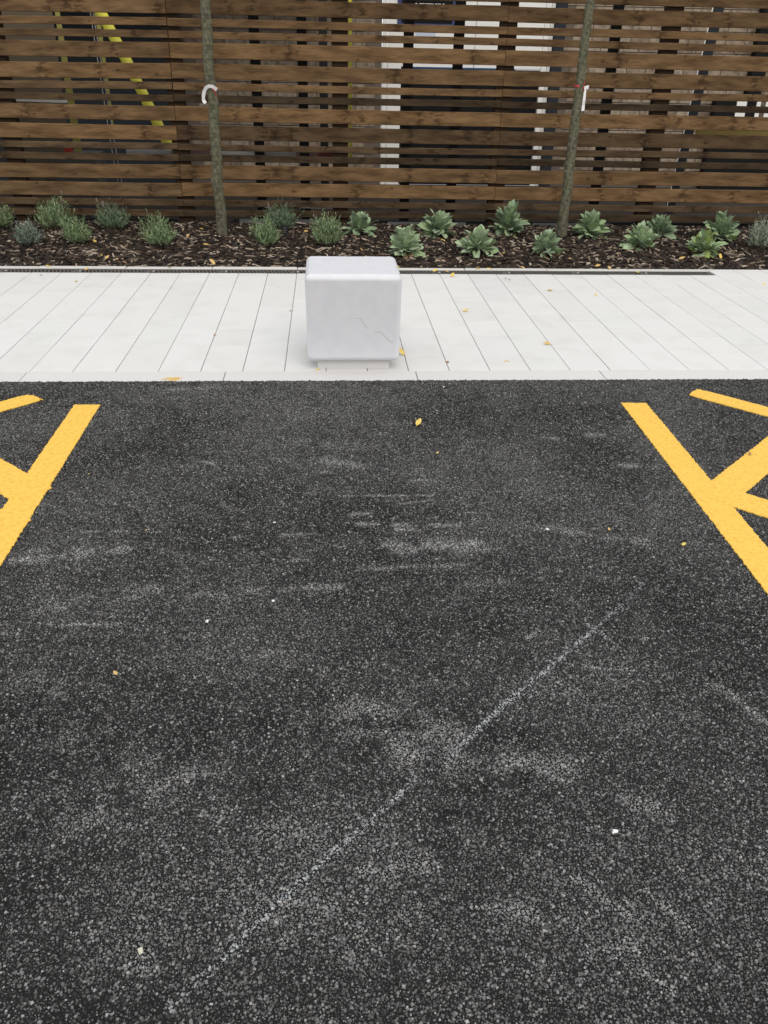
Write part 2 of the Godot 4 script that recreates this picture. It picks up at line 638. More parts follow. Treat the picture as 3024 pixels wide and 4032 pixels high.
# ================================================================== build
func _ready() -> void:
	rng.seed = 11
	# ---- camera, sky, light
	var cam := Camera3D.new()
	cam.name = "camera"
	add_child(cam)
	cam.position = Vector3(0.2127, 1.3477, 3.948)
	cam.basis = Basis.from_euler(Vector3(-0.4925, -0.0711, 0.0203))
	cam.fov = 62.08
	cam.near = 0.05
	cam.far = 200.0
	cam.current = true
	var env := Environment.new()
	env.background_mode = Environment.BG_SKY
	var sky := Sky.new()
	var sm := ProceduralSkyMaterial.new()
	sm.sky_top_color = lin(0.93, 0.965, 1.0)
	sm.sky_horizon_color = lin(0.90, 0.935, 0.97)
	sm.sky_curve = 0.2
	sm.ground_bottom_color = lin(0.12, 0.12, 0.12)
	sm.ground_horizon_color = lin(0.3, 0.3, 0.3)
	sky.sky_material = sm
	env.sky = sky
	env.background_energy_multiplier = 1.0
	env.tonemap_mode = Environment.TONE_MAPPER_LINEAR
	env.tonemap_exposure = 1.34
	env.sdfgi_enabled = true
	env.ssao_enabled = true
	env.ssil_enabled = true
	var we := WorldEnvironment.new()
	we.name = "environment"
	we.environment = env
	add_child(we)
	var sun := DirectionalLight3D.new()
	sun.name = "sun"
	sun.light_energy = 0.46
	sun.light_angular_distance = 50.0
	sun.light_color = Color(1.0, 0.985, 0.96)
	sun.shadow_enabled = true
	sun.rotation_degrees = Vector3(-45, 14, 0)
	add_child(sun)

	materials()
	ground()
	road()
	pavement()
	planting_bed()
	fence()
	yard()
	trees()
	bollard()
	plants()
	litter()

func materials() -> void:
	# asphalt binder and chippings
	M.binder = mat(Color.WHITE, 0.75, ntex(noise(3, 0.22, FastNoiseLite.TYPE_SIMPLEX, 3), 1024, [[0.0, grey(0.05)], [0.45, grey(0.10)], [0.7, grey(0.19)], [1.0, grey(0.34)]]), false, 0.16)
	triplanar(M.binder, 4.0)
	M.chip = mat(Color.WHITE, 0.6, null, true, 0.16)
	M.paint = mat(Color.WHITE, 0.62, ntex(noise(5, 0.02, FastNoiseLite.TYPE_SIMPLEX, 5), 512, [[0.0, lin(0.42, 0.27, 0.07)], [0.13, lin(0.70, 0.41, 0.06)], [0.4, lin(0.79, 0.475, 0.068)], [1.0, lin(0.84, 0.52, 0.09)]]))
	triplanar(M.paint, 3.6)
	relief(M.paint, ntex(noise(6, 0.09, FastNoiseLite.TYPE_CELLULAR, 1), 512, []), 0.07)
	# pale concrete
	var speck := ntex(noise(8, 0.32, FastNoiseLite.TYPE_SIMPLEX, 3), 1024, [[0.0, lin(0.50, 0.49, 0.48)], [0.3, lin(0.63, 0.625, 0.615)], [0.62, lin(0.67, 0.665, 0.66)], [1.0, lin(0.73, 0.725, 0.72)]])
	M.paver = mat(Color.WHITE, 0.85, speck, true)
	triplanar(M.paver, 2.3)
	relief(M.paver, speck, 0.04)
	# faint foot-worn smudges, their own outline, across the slabs
	M.paver.detail_enabled = true
	M.paver.detail_blend_mode = BaseMaterial3D.BLEND_MODE_MUL
	M.paver.detail_uv_layer = BaseMaterial3D.DETAIL_UV_2
	M.paver.detail_albedo = ntex(noise(14, 0.011, FastNoiseLite.TYPE_SIMPLEX, 6), 1024, [[0.0, Color(0.97, 0.969, 0.965)], [0.3, Color(0.99, 0.99, 0.988)], [0.5, Color.WHITE], [1.0, Color.WHITE]])
	M.paver.uv2_triplanar = true
	M.paver.uv2_world_triplanar = true
	M.paver.uv2_scale = Vector3.ONE * 0.31
	var speck2 := ntex(noise(9, 0.35, FastNoiseLite.TYPE_SIMPLEX, 2), 1024, [[0.0, lin(0.42, 0.41, 0.40)], [0.28, lin(0.57, 0.56, 0.55)], [0.6, lin(0.62, 0.61, 0.60)], [1.0, lin(0.70, 0.69, 0.68)]])
	M.kerb = mat(Color.WHITE, 0.9, speck2, true)
	triplanar(M.kerb, 3.1)
	relief(M.kerb, speck2, 0.1)
	M.sand = mat(lin(0.30, 0.29, 0.27), 0.95)
	var cloudy := ntex(noise(12, 0.012, FastNoiseLite.TYPE_SIMPLEX, 5), 512, [[0.0, lin(0.625, 0.63, 0.675)], [0.5, lin(0.65, 0.655, 0.70)], [1.0, lin(0.675, 0.68, 0.72)]])
	M.block = mat(Color.WHITE, 0.42, cloudy)
	triplanar(M.block, 1.7)
	M.plinth = mat(Color.WHITE, 0.85, speck2)
	triplanar(M.plinth, 3.0)
	M.scuff = mat(lin(0.38, 0.38, 0.40), 0.8)
	# wood
	M.woods = []
	for i in 6:
		var w := mat(Color.WHITE, 0.75, wood_image(100 + i * 13), true, 0.2)
		w.texture_repeat = true
		relief(w, w.albedo_texture, 0.08)
		M.woods.append(w)
	M.post = mat(lin(0.035, 0.022, 0.014), 0.85, null, false, 0.2)
	M.batten = mat(lin(0.022, 0.022, 0.024), 0.8, null, false, 0.2)
	M.greywood = mat(lin(0.10, 0.10, 0.10), 0.85)
	# bed
	M.soil = mat(Color.WHITE, 0.95, ntex(noise(21, 0.05, FastNoiseLite.TYPE_SIMPLEX, 5), 512, [[0.0, lin(0.012, 0.009, 0.007)], [0.6, lin(0.03, 0.022, 0.017)], [1.0, lin(0.06, 0.045, 0.034)]]))
	triplanar(M.soil, 3.0)
	M.chips = mat(Color.WHITE, 0.85, null, true, 0.35)
	M.iron = mat(Color.WHITE, 0.6, ntex(noise(25, 0.05, FastNoiseLite.TYPE_SIMPLEX, 4), 256, [[0.0, lin(0.05, 0.05, 0.052)], [0.55, lin(0.095, 0.09, 0.085)], [1.0, lin(0.17, 0.12, 0.09)]]), false)
	triplanar(M.iron, 3.0)
	M.trough = mat(lin(0.012, 0.012, 0.012), 0.9)
	# vegetation
	var barkt := ntex(noise(31, 0.009, FastNoiseLite.TYPE_SIMPLEX, 5), 512, [[0.0, lin(0.03, 0.028, 0.016)], [0.40, lin(0.082, 0.079, 0.046)], [0.72, lin(0.135, 0.132, 0.083)], [0.88, lin(0.17, 0.162, 0.115)], [0.95, lin(0.24, 0.23, 0.18)], [1.0, lin(0.5, 0.48, 0.42)]])
	M.bark = mat(Color.WHITE, 0.85, barkt)
	triplanar(M.bark, 5.0)
	relief(M.bark, ntex(noise(32, 0.06, FastNoiseLite.TYPE_SIMPLEX, 4), 512, []), 0.15)
	M.crown = mat(Color.WHITE, 0.7, null, true)
	M.crown.backlight = Color(0.4, 0.4, 0.2)
	M.stem = mat(lin(0.09, 0.085, 0.05), 0.85)
	M.dry_flower = mat(lin(0.24, 0.20, 0.19), 0.9)
	M.lav_green = mat(lin(0.24, 0.325, 0.165), 0.75, null, true, 0.4)
	M.lav_dark = mat(lin(0.17, 0.235, 0.14), 0.75, null, true, 0.4)
	M.lav_blue = mat(lin(0.22, 0.275, 0.225), 0.8, null, true, 0.4)
	M.lav_grey = mat(lin(0.34, 0.385, 0.30), 0.8, null, true, 0.4)
	for k in ["lav_green", "lav_dark", "lav_blue", "lav_grey"]:
		M[k].backlight = Color(0.25, 0.3, 0.2)
	var kinds := [[lin(0.26, 0.355, 0.185), lin(0.42, 0.50, 0.31)], [lin(0.21, 0.29, 0.175), lin(0.37, 0.43, 0.29)], [lin(0.33, 0.42, 0.26), lin(0.48, 0.55, 0.38)], [lin(0.25, 0.33, 0.09), lin(0.38, 0.44, 0.17)], [lin(0.30, 0.20, 0.10), lin(0.36, 0.26, 0.15)]]
	M.leaf_meshes = []
	for i in kinds.size():
		var lm := mat(Color.WHITE, 0.8, leaf_texture(kinds[i][0], kinds[i][1], 40 + i), false, 0.35)
		lm.rim_enabled = true
		lm.rim = 0.25
		lm.backlight = Color(0.28, 0.34, 0.2)
		var set := []
		for q in [[0.10, 0.22, 0.03], [0.26, 0.12, 0.05], [0.38, 0.3, 0.03], [0.18, 0.05, 0.06]]:
			set.append(leaf_mesh(lm, 0.1, 0.048, q[0], q[1], q[2], 7, 0.0, 1.35))
		M.leaf_meshes.append(set)
	# things seen between the boards
	M.mortar = mat(lin(0.14, 0.115, 0.095), 0.95)
	M.bricks = []
	for q in [[0.36, 0.285, 0.215], [0.31, 0.235, 0.175], [0.40, 0.325, 0.25], [0.27, 0.20, 0.15]]:
		var bm := mat(lin(q[0], q[1], q[2]) , 0.92, ntex(noise(50 + M.bricks.size(), 0.03, FastNoiseLite.TYPE_SIMPLEX, 4), 128, [[0.0, grey(0.7)], [0.5, grey(0.92)], [1.0, grey(1.0)]]))
		triplanar(bm, 3.0)
		M.bricks.append(bm)
	M.white = mat(lin(0.84, 0.83, 0.80), 0.6)
	M.black = mat(lin(0.012, 0.012, 0.013), 0.6, null, false, 0.2)
	M.navy = mat(lin(0.035, 0.045, 0.15), 0.6)
	M.blue = mat(lin(0.02, 0.07, 0.16), 0.5)
	M.yellow = mat(lin(0.76, 0.70, 0.08), 0.5)
	M.olive = mat(lin(0.16, 0.115, 0.02), 0.7)
	M.ply = mat(lin(0.12, 0.095, 0.066), 0.85)
	M.slate = mat(lin(0.03, 0.035, 0.042), 0.7, null, false, 0.2)
	M.concrete = mat(lin(0.22, 0.21, 0.20), 0.95)
	M.red = mat(lin(0.45, 0.035, 0.03), 0.6)
	M.tape_white = mat(lin(0.8, 0.79, 0.79), 0.55)
	M.tape_white.backlight = Color(0.2, 0.2, 0.2)
	M.pink = mat(lin(0.33, 0.22, 0.21), 0.7)
	M.dull_red = mat(lin(0.22, 0.06, 0.055), 0.7)
	M.galv = mat(lin(0.45, 0.45, 0.45), 0.5)

func ground() -> void:
	var b := MB.new()
	b.quad(Vector3(-60, -0.13, 60), Vector3(60, -0.13, 60), Vector3(60, -0.13, -60), Vector3(-60, -0.13, -60))
	put("ground", b.mesh(M.concrete)).set_meta("kind", "structure")

# ------------------------------------------------------------------ road
func road() -> void:
	var o := structure("road")
	var f := noise(61, 22.0, FastNoiseLite.TYPE_SIMPLEX, 3)
	var b := MB.new()
	# the sheet, with an uneven edge against the kerb
	var prev := Vector3.ZERO
	var n := 900
	var x0 := -4.5
	var x1 := 6.0
	for i in n + 1:
		var x := lerpf(x0, x1, float(i) / n)
		var p := Vector3(x, 0.0030, 0.146 + 0.006 * f.get_noise_1d(x) + 0.004 * f.get_noise_1d(x * 3.0 + 50.0))
		if i > 0:
			b.quad(Vector3(prev.x, 0.0030, 0.3), Vector3(p.x, 0.0030, 0.3), p, prev)
			b.quad(prev, p, Vector3(p.x, -0.02, p.z), Vector3(prev.x, -0.02, prev.z))
		prev = p
	b.quad(Vector3(x0, 0.0030, 14), Vector3(x1, 0.0030, 14), Vector3(x1, 0.0030, 0.3), Vector3(x0, 0.0030, 0.3))
	b.quad(Vector3(-30, 0.0030, 14), Vector3(x0, 0.0030, 14), Vector3(x0, 0.0030, 0.15), Vector3(-30, 0.0030, 0.15))
	b.quad(Vector3(x1, 0.0030, 14), Vector3(30, 0.0030, 14), Vector3(30, 0.0030, 0.15), Vector3(x1, 0.0030, 0.15))
	put("asphalt", b.mesh(M.binder), o)

	# yellow markings
	var L := "painted_line"
	painted_bar(Vector2(-0.822, 0.447), Vector2(-0.797, 3.9), 0.108, 0.0066, o, L, "long yellow bay line beside the left hatching")
	painted_bar(Vector2(1.564, 0.461), Vector2(1.46, 3.9), 0.112, 0.0066, o, L, "long yellow bay line with hatching on its far side")
	var hb := "painted_hatch"
	painted_bar(Vector2(-0.80, 1.295), Vector2(-1.62, 0.495), 0.142, 0.0070, o, hb, "yellow diagonal hatch bar running away from the kerb corner")
	painted_bar(Vector2(-0.80, 1.425), Vector2(-1.72, 2.30), 0.142, 0.0073, o, hb, "yellow diagonal hatch bar running toward the bay mouth")
	painted_bar(Vector2(-1.064, 0.348), Vector2(-1.72, 1.02), 0.108, 0.0076, o, hb, "short yellow hatch bar ending near the kerb", true)
	painted_bar(Vector2(1.56, 1.375), Vector2(2.42, 0.515), 0.128, 0.0070, o, hb, "yellow diagonal hatch bar rising to the kerb")
	painted_bar(Vector2(1.57, 1.335), Vector2(2.5, 2.265), 0.134, 0.0073, o, hb, "yellow diagonal hatch bar running away from the kerb")
	painted_bar(Vector2(1.888, 0.325), Vector2(2.6, 1.09), 0.112, 0.0076, o, hb, "yellow hatch bar with ragged end near the kerb", true)

	# dust, scuffs and the chalk line
	dust.resize(GX * GZ)
	chalk.resize(GX * GZ)
	for q in [[0.40, 1.68, 0.66, 1.665, 0.045, 0.75], [0.50, 1.71, 0.72, 1.70, 0.03, 0.45], [0.30, 1.53, 0.62, 1.545, 0.016, 0.8], [0.36, 1.56, 0.50, 1.575, 0.015, 0.8], [0.26, 1.325, 0.56, 1.33, 0.009, 0.75], [0.45, 1.39, 0.56, 1.365, 0.008, 0.8], [0.48, 1.21, 0.56, 1.21, 0.009, 0.7], [0.28, 1.46, 0.38, 1.455, 0.012, 0.6],
		[0.63, 1.46, 0.74, 1.46, 0.010, 0.5], [-0.72, 1.73, -0.42, 1.66, 0.035, 0.62], [-0.70, 1.67, -0.50, 1.655, 0.02, 0.5], [-0.56, 2.05, -0.35, 2.058, 0.008, 0.8], [-0.05, 1.91, 0.26, 1.895, 0.022, 0.5], [-0.33, 1.93, -0.10, 1.92, 0.02, 0.35], [-0.57, 1.55, -0.33, 1.56, 0.008, 0.55], [-0.10, 1.60, 0.2, 1.585, 0.010, 0.4],
		[0.27, 2.44, 0.45, 2.48, 0.085, 0.48], [0.36, 2.55, 0.46, 2.60, 0.07, 0.42], [0.60, 2.60, 0.70, 2.62, 0.05, 0.5], [0.26, 2.83, 0.36, 2.86, 0.06, 0.45], [0.02, 2.72, 0.22, 2.80, 0.09, 0.30], [0.20, 1.04, 0.30, 1.07, 0.05, 0.45], [0.12, 1.15, 0.20, 1.13, 0.03, 0.35], [0.86, 1.57, 1.02, 1.60, 0.035, 0.42], [1.05, 1.62, 1.2, 1.66, 0.05, 0.35], [1.15, 2.36, 1.22, 2.52, 0.018, 0.6], [1.02, 0.83, 1.12, 0.84, 0.022, 0.5], [1.22, 0.81, 1.33, 0.80, 0.03, 0.5], [1.30, 1.10, 1.42, 1.12, 0.03, 0.45],
		[0.0, 0.86, 0.2, 0.88, 0.06, 0.22], [-0.5, 0.25, -0.3, 0.24, 0.04, 0.4], [-0.26, 1.03, -0.22, 1.05, 0.018, 0.6], [-0.15, 1.38, -0.11, 1.42, 0.02, 0.5], [0.80, 2.28, 0.96, 2.30, 0.006, 0.7], [0.72, 2.16, 0.76, 2.13, 0.008, 0.6], [-0.36, 2.5, -0.2, 2.56, 0.07, 0.25], [-0.05, 2.2, 0.1, 2.22, 0.08, 0.22], [0.55, 1.25, 0.68, 1.29, 0.05, 0.28], [0.66, 2.90, 0.74, 2.99, 0.012, 0.7], [0.78, 2.93, 0.84, 3.02, 0.010, 0.6], [0.70, 3.06, 0.76, 3.12, 0.009, 0.6], [0.5, 2.95, 0.56, 2.97, 0.03, 0.45], [-0.28, 2.70, -0.05, 2.62, 0.10, 0.26], [0.05, 2.90, 0.30, 2.98, 0.08, 0.28], [-0.25, 2.95, -0.1, 3.02, 0.07, 0.26], [0.42, 2.75, 0.6, 2.80, 0.09, 0.2], [-0.55, 1.95, -0.3, 1.90, 0.06, 0.3], [-0.62, 2.25, -0.45, 2.3, 0.06, 0.28], [0.55, 1.90, 0.9, 1.88, 0.03, 0.25], [0.30, 1.80, 0.60, 1.79, 0.02, 0.35], [0.0, 1.74, 0.28, 1.75, 0.015, 0.3], [0.75, 1.05, 0.95, 1.08, 0.05, 0.2], [-0.2, 0.6, 0.1, 0.58, 0.06, 0.18], [0.6, 3.0, 0.72, 3.05, 0.05, 0.4], [0.78, 2.70, 0.86, 2.74, 0.03, 0.35]]:
		dab(dust, q[0], q[1], q[2], q[3], q[4] * 1.12, minf(0.95, q[5] * 1.4))
	var line := [[1.115, 1.909, 0.3], [0.985, 2.05, 0.5], [0.901, 2.135, 0.75], [0.731, 2.302, 0.95], [0.578, 2.447, 1.0], [0.490, 2.545, 0.9], [0.45, 2.59, 0.15], [0.385, 2.632, 0.15], [0.355, 2.665, 0.7], [0.27, 2.757, 0.75], [0.191, 2.836, 0.85], [0.108, 2.922, 0.75], [0.006, 3.041, 0.7], [-0.06, 3.11, 0.4]]
	for i in line.size() - 1:
		dab(chalk, line[i][0], line[i][1], line[i + 1][0], line[i + 1][1], 0.009, (line[i][2] + line[i + 1][2]) * 0.5)
	dab(chalk, 0.90, 2.10, 0.95, 2.20, 0.006, 0.7)
	chippings(o)

func chip_mesh(sd: int, m: Material, squash: float) -> ArrayMesh:
	var r := RandomNumberGenerator.new()
	r.seed = sd
	var p := []
	for k in [[-1, -1, -1], [1, -1, -1], [1, -1, 1], [-1, -1, 1], [-1, 1, -1], [1, 1, -1], [1, 1, 1], [-1, 1, 1]]:
		var t: float = 0.72 if k[1] > 0 else 1.0
		p.append(Vector3(k[0] * t * r.randf_range(0.55, 1.1), k[1] * squash * r.randf_range(0.65, 1.1), k[2] * t * r.randf_range(0.55, 1.1)) * 0.5)
	var b := MB.new()
	for q in [[3, 2, 6, 7], [1, 0, 4, 5], [2, 1, 5, 6], [0, 3, 7, 4], [7, 6, 5, 4]]:
		b.tri(p[q[0]], p[q[1]], p[q[2]])
		b.tri(p[q[0]], p[q[2]], p[q[3]])
	return b.mesh(m)

func chippings(o: Node3D) -> void:
	rng.seed = 77
	var low := noise(71, 1.1, FastNoiseLite.TYPE_SIMPLEX, 3)
	var mid := noise(72, 7.0, FastNoiseLite.TYPE_SIMPLEX, 2)
	var fin := noise(73, 38.0, FastNoiseLite.TYPE_SIMPLEX, 2)
	var edge := noise(61, 22.0, FastNoiseLite.TYPE_SIMPLEX, 3)
	var bufs := [PackedFloat32Array(), PackedFloat32Array(), PackedFloat32Array()]
	var step := 0.0042
	var z := 0.135
	while z < 3.6:
		var x := -2.45
		var xe := 3.4
		# no stones where neither this camera nor one a step aside looks
		var reach := lerpf(1.0, 0.42, clampf((z - 0.14) / 3.4, 0, 1))
		x = 0.35 - 2.75 * reach
		xe = 0.45 + 2.85 * reach
		while x < xe:
			var px := x + rng.randf_range(-0.5, 0.5) * step
			var pz := z + rng.randf_range(-0.5, 0.5) * step
			x += step
			if pz < 0.146 + 0.006 * edge.get_noise_1d(px) + 0.004 * edge.get_noise_1d(px * 3.0 + 50.0) - 0.003 * rng.randf():
				continue
			if (px < -0.70 or px > 1.36) and in_paint(px, pz):
				continue
			var sz := step * (0.55 + 1.15 * pow(rng.randf(), 2.2))
			var gi := clampi(int((pz - OZ) / GS), 0, GZ - 1) * GX + clampi(int((px - OX) / GS), 0, GX - 1)
			var ds := dust[gi]
			var lo := low.get_noise_2d(px, pz)
			var md := mid.get_noise_2d(px, pz)
			var film := clampf(0.35 + 0.55 * lo + 0.25 * md, 0.0, 0.8)
			film = maxf(film, clampf(ds * 1.75 * (0.78 + 1.2 * md + 0.5 * fin.get_noise_2d(px * 0.6, pz * 0.6)), 0.0, 1.0))
			# stone tone: mostly bitumen-coated, some worn bare, a few pale
			var q := rng.randf() + 0.16 * fin.get_noise_2d(px, pz)
			var a := rng.randf_range(0.012, 0.032)
			if q > 0.44:
				a = rng.randf_range(0.038, 0.115)
			if q > 0.74:
				a = rng.randf_range(0.10, 0.21)
			if q > 0.972:
				a = rng.randf_range(0.19, 0.38)
			var k := film * (rng.randf() * (1.0 - ds) + ds * rng.randf_range(0.45, 1.0))
			a = lerpf(a, (0.26 + 0.20 * ds) * rng.randf_range(0.6, 1.3), k * 0.8)
			var ch := chalk[gi]
			var warm := rng.randf_range(-0.03, 0.05)
			if ch > 0.04 and rng.randf() < 0.2 + ch * 0.75:
				a = lerpf(a, 0.48, minf(1.0, 0.15 + ch * rng.randf_range(0.3, 1.0)))
				warm = -0.03
			var y := 0.003 + sz * rng.randf_range(-0.12, 0.16)
			var yaw := rng.randf() * TAU
			var tx := rng.randf_range(-0.5, 0.5)
			var tz := rng.randf_range(-0.5, 0.5)
			var bs := Basis.from_euler(Vector3(tx, yaw, tz)).scaled_local(Vector3(sz, sz * rng.randf_range(0.6, 1.1), sz * rng.randf_range(0.75, 1.25)))
			bufs[rng.randi() % 3].append_array(PackedFloat32Array([bs.x.x, bs.y.x, bs.z.x, px, bs.x.y, bs.y.y, bs.z.y, y, bs.x.z, bs.y.z, bs.z.z, pz, a * (1.0 + warm), a, a * (1.0 - warm), 1.0]))
		z += step
	for i in 3:
		var mm := MultiMesh.new()
		mm.transform_format = MultiMesh.TRANSFORM_3D
		mm.use_colors = true
		mm.mesh = chip_mesh(300 + i, M.chip, 0.62)
		mm.instance_count = bufs[i].size() / 16
		mm.buffer = bufs[i]
		var mi := MultiMeshInstance3D.new()
		mi.name = "chippings"
		mi.multimesh = mm
		mi.set_meta("kind", "stuff")
		o.add_child(mi, true)

# ------------------------------------------------------------------ pavement, kerb and drain
func pavement() -> void:
	var o := structure("pavement")
	rng.seed = 5
	var bd := MB.new()
	bd.quad(Vector3(-4.5, -0.012, 0.0), Vector3(6, -0.012, 0.0), Vector3(6, -0.012, -2.09), Vector3(-4.5, -0.012, -2.09))
	put("bedding_sand", bd.mesh(M.sand), o)
	var fixed := {-2: [-0.42, -0.72, -1.345, -1.96], -1: [-0.13, -1.19], 0: [-0.13, -0.42, -1.345, -1.96], -3: [-0.58, -1.19, -1.97], -4: [-0.42, -1.03, -1.82], 4: [-0.42, -1.34, -1.96], 6: [-0.72, -1.345], 7: [-0.42, -1.0, -1.52], 9: [-0.72, -1.19, -1.96], 1: [-0.28, -1.19, -1.7]}
	for nx in range(-15, 20):
		var xl := nx * 0.2
		var cuts := [0.0]
		if fixed.has(nx):
			for q in fixed[nx]:
				cuts.append(q)
		else:
			var z := -0.15 * rng.randi_range(1, 4) + 0.02
			while z > -2.0:
				cuts.append(z)
				z -= [0.3, 0.45, 0.45, 0.6, 0.6][rng.randi() % 5]
		cuts.append(-2.078)
		for i in cuts.size() - 1:
			var b := MB.new()
			var t := rng.randf_range(0.955, 1.045)
			b.col = Color(t, t * rng.randf_range(0.992, 1.004), t * rng.randf_range(0.98, 1.0))
			var dy := rng.randf_range(-0.0008, 0.0008)
			b.paving(Vector3(xl + 0.0015, -0.06, cuts[i + 1] + 0.0024), Vector3(xl + 0.1985, dy, cuts[i] - 0.0024), 0.0016)
			put("paver", b.mesh(M.paver), o)
	# paving past the end of the drain
	for q in [[3.0, 3.2], [3.2, 3.4], [3.4, 3.6], [3.6, 3.8], [3.8, 4.0]]:
		var b := MB.new()
		b.paving(Vector3(q[0] + 0.0019, -0.06, -2.262), Vector3(q[1] - 0.0019, 0.0005, -2.080), 0.0016)
		put("paver", b.mesh(M.paver), o)
	# flush kerb
	var k := structure("kerb")
	var xs := [-3.95, -3.035, -2.12, -1.209, -0.28, 0.633, 1.541, 2.45, 3.37, 4.28, 5.2]
	for i in xs.size() - 1:
		var b := MB.new()
		var t := rng.randf_range(0.96, 1.02)
		b.col = Color(t, t, t)
		b.paving(Vector3(xs[i] + 0.0018, -0.12, 0.0012), Vector3(xs[i + 1] - 0.0018, rng.randf_range(-0.0006, 0.0006), 0.165), 0.0022)
		put("kerb_stone", b.mesh(M.kerb), k)
	# smear of line paint on the kerb
	var sm := MB.new()
	rng.seed = 9
	for i in 46:
		var x := rng.randf_range(-0.555, -0.478)
		var zz := rng.randf_range(0.088, 0.142)
		if i < 20:
			x = rng.randf_range(-0.562, -0.476)
			zz = 0.100 - (x + 0.52) * 0.2 + rng.randf_range(-0.004, 0.004)
		var rx := rng.randf_range(0.004, 0.012)
		var rz := rng.randf_range(0.002, 0.006)
		var yy := 0.0012 + i * 0.00001
		for j in 7:
			var a0 := TAU * j / 7
			var a1 := TAU * (j + 1) / 7
			sm.tri(Vector3(x, yy, zz), Vector3(x + cos(a1) * rx, yy, zz + sin(a1) * rz), Vector3(x + cos(a0) * rx, yy, zz + sin(a0) * rz))
	var pm := put("paint_smear", sm.mesh(M.paint), k)
	pm.set_meta("label", "small yellow paint smear on the kerb edge")
	# concrete edging behind the drain
	var e := structure("edging")
	rng.seed = 15
	var ex := -4.2
	while ex < 3.05:
		var nx := minf(ex + 0.6, 3.05)
		var b := MB.new()
		var t := rng.randf_range(0.9, 1.0)
		b.col = Color(t, t, t * 0.98)
		b.paving(Vector3(ex + 0.002, -0.1, -2.266 + rng.randf_range(-0.004, 0.004)), Vector3(nx - 0.002, rng.randf_range(0.0, 0.004), -2.209), 0.004)
		put("edging_stone", b.mesh(M.kerb), e)
		ex += 0.6
	# channel drain
	var ch := MB.new()
	ch.box(Vector3(-4.2, -0.125, -2.206), Vector3(2.99, -0.12, -2.081))
	ch.box(Vector3(-4.2, -0.12, -2.2085), Vector3(2.99, -0.004, -2.200))
	ch.box(Vector3(-4.2, -0.12, -2.0875), Vector3(2.99, -0.004, -2.0795))
	put("drain_channel", ch.mesh(M.trough)).set_meta("kind", "structure")
	for s in 14:
		var x0 := -4.01 + s * 0.5
		if x0 + 0.49 < -2.6:
			continue
		var g := thing("drain_grate", "rusty dark iron slotted drain grate set along the paving edge", "drain grate", Vector3(x0, 0, -2.144), "drain grates in one row")
		var fr := MB.new()
		fr.box(Vector3(0.002, -0.018, 0.040), Vector3(0.498, -0.0025, 0.0562))
		fr.box(Vector3(0.002, -0.018, -0.0562), Vector3(0.498, -0.0025, -0.040))
		fr.box(Vector3(0.002, -0.018, -0.0398), Vector3(0.030, -0.003, 0.0398))
		fr.box(Vector3(0.470, -0.018, -0.0398), Vector3(0.498, -0.003, 0.0398))
		var grf := put("frame", fr.mesh(M.iron), g)
		for i in 17:
			var xx := 0.042 + i * 0.0256
			var br := MB.new()
			var sh := -0.012
			var A := [Vector3(xx - sh, -0.016, 0.0398), Vector3(xx + 0.0125 - sh, -0.016, 0.0398), Vector3(xx + 0.0125 + sh, -0.016, -0.0398), Vector3(xx + sh, -0.016, -0.0398)]
			var up := Vector3(0, 0.0132, 0)
			for j in 4:
				br.quad(A[j], A[(j + 1) % 4], A[(j + 1) % 4] + up, A[j] + up)
			br.quad(A[0] + up, A[1] + up, A[2] + up, A[3] + up)
			put("bar", br.mesh(M.iron), g)
		var bo := MB.new()
		bo.tube([Vector3(0.016, -0.006, 0), Vector3(0.016, 0.0, 0)], [0.008, 0.007], 8)
		put("bolt", bo.mesh(M.galv), grf)

# ------------------------------------------------------------------ planting bed
func bed_height(x: float, z: float, f: FastNoiseLite) -> float:
	var t := clampf((-2.27 - z) / 0.35, 0.0, 1.0)
	return -0.012 + 0.032 * t + 0.012 * f.get_noise_2d(x, z) * t

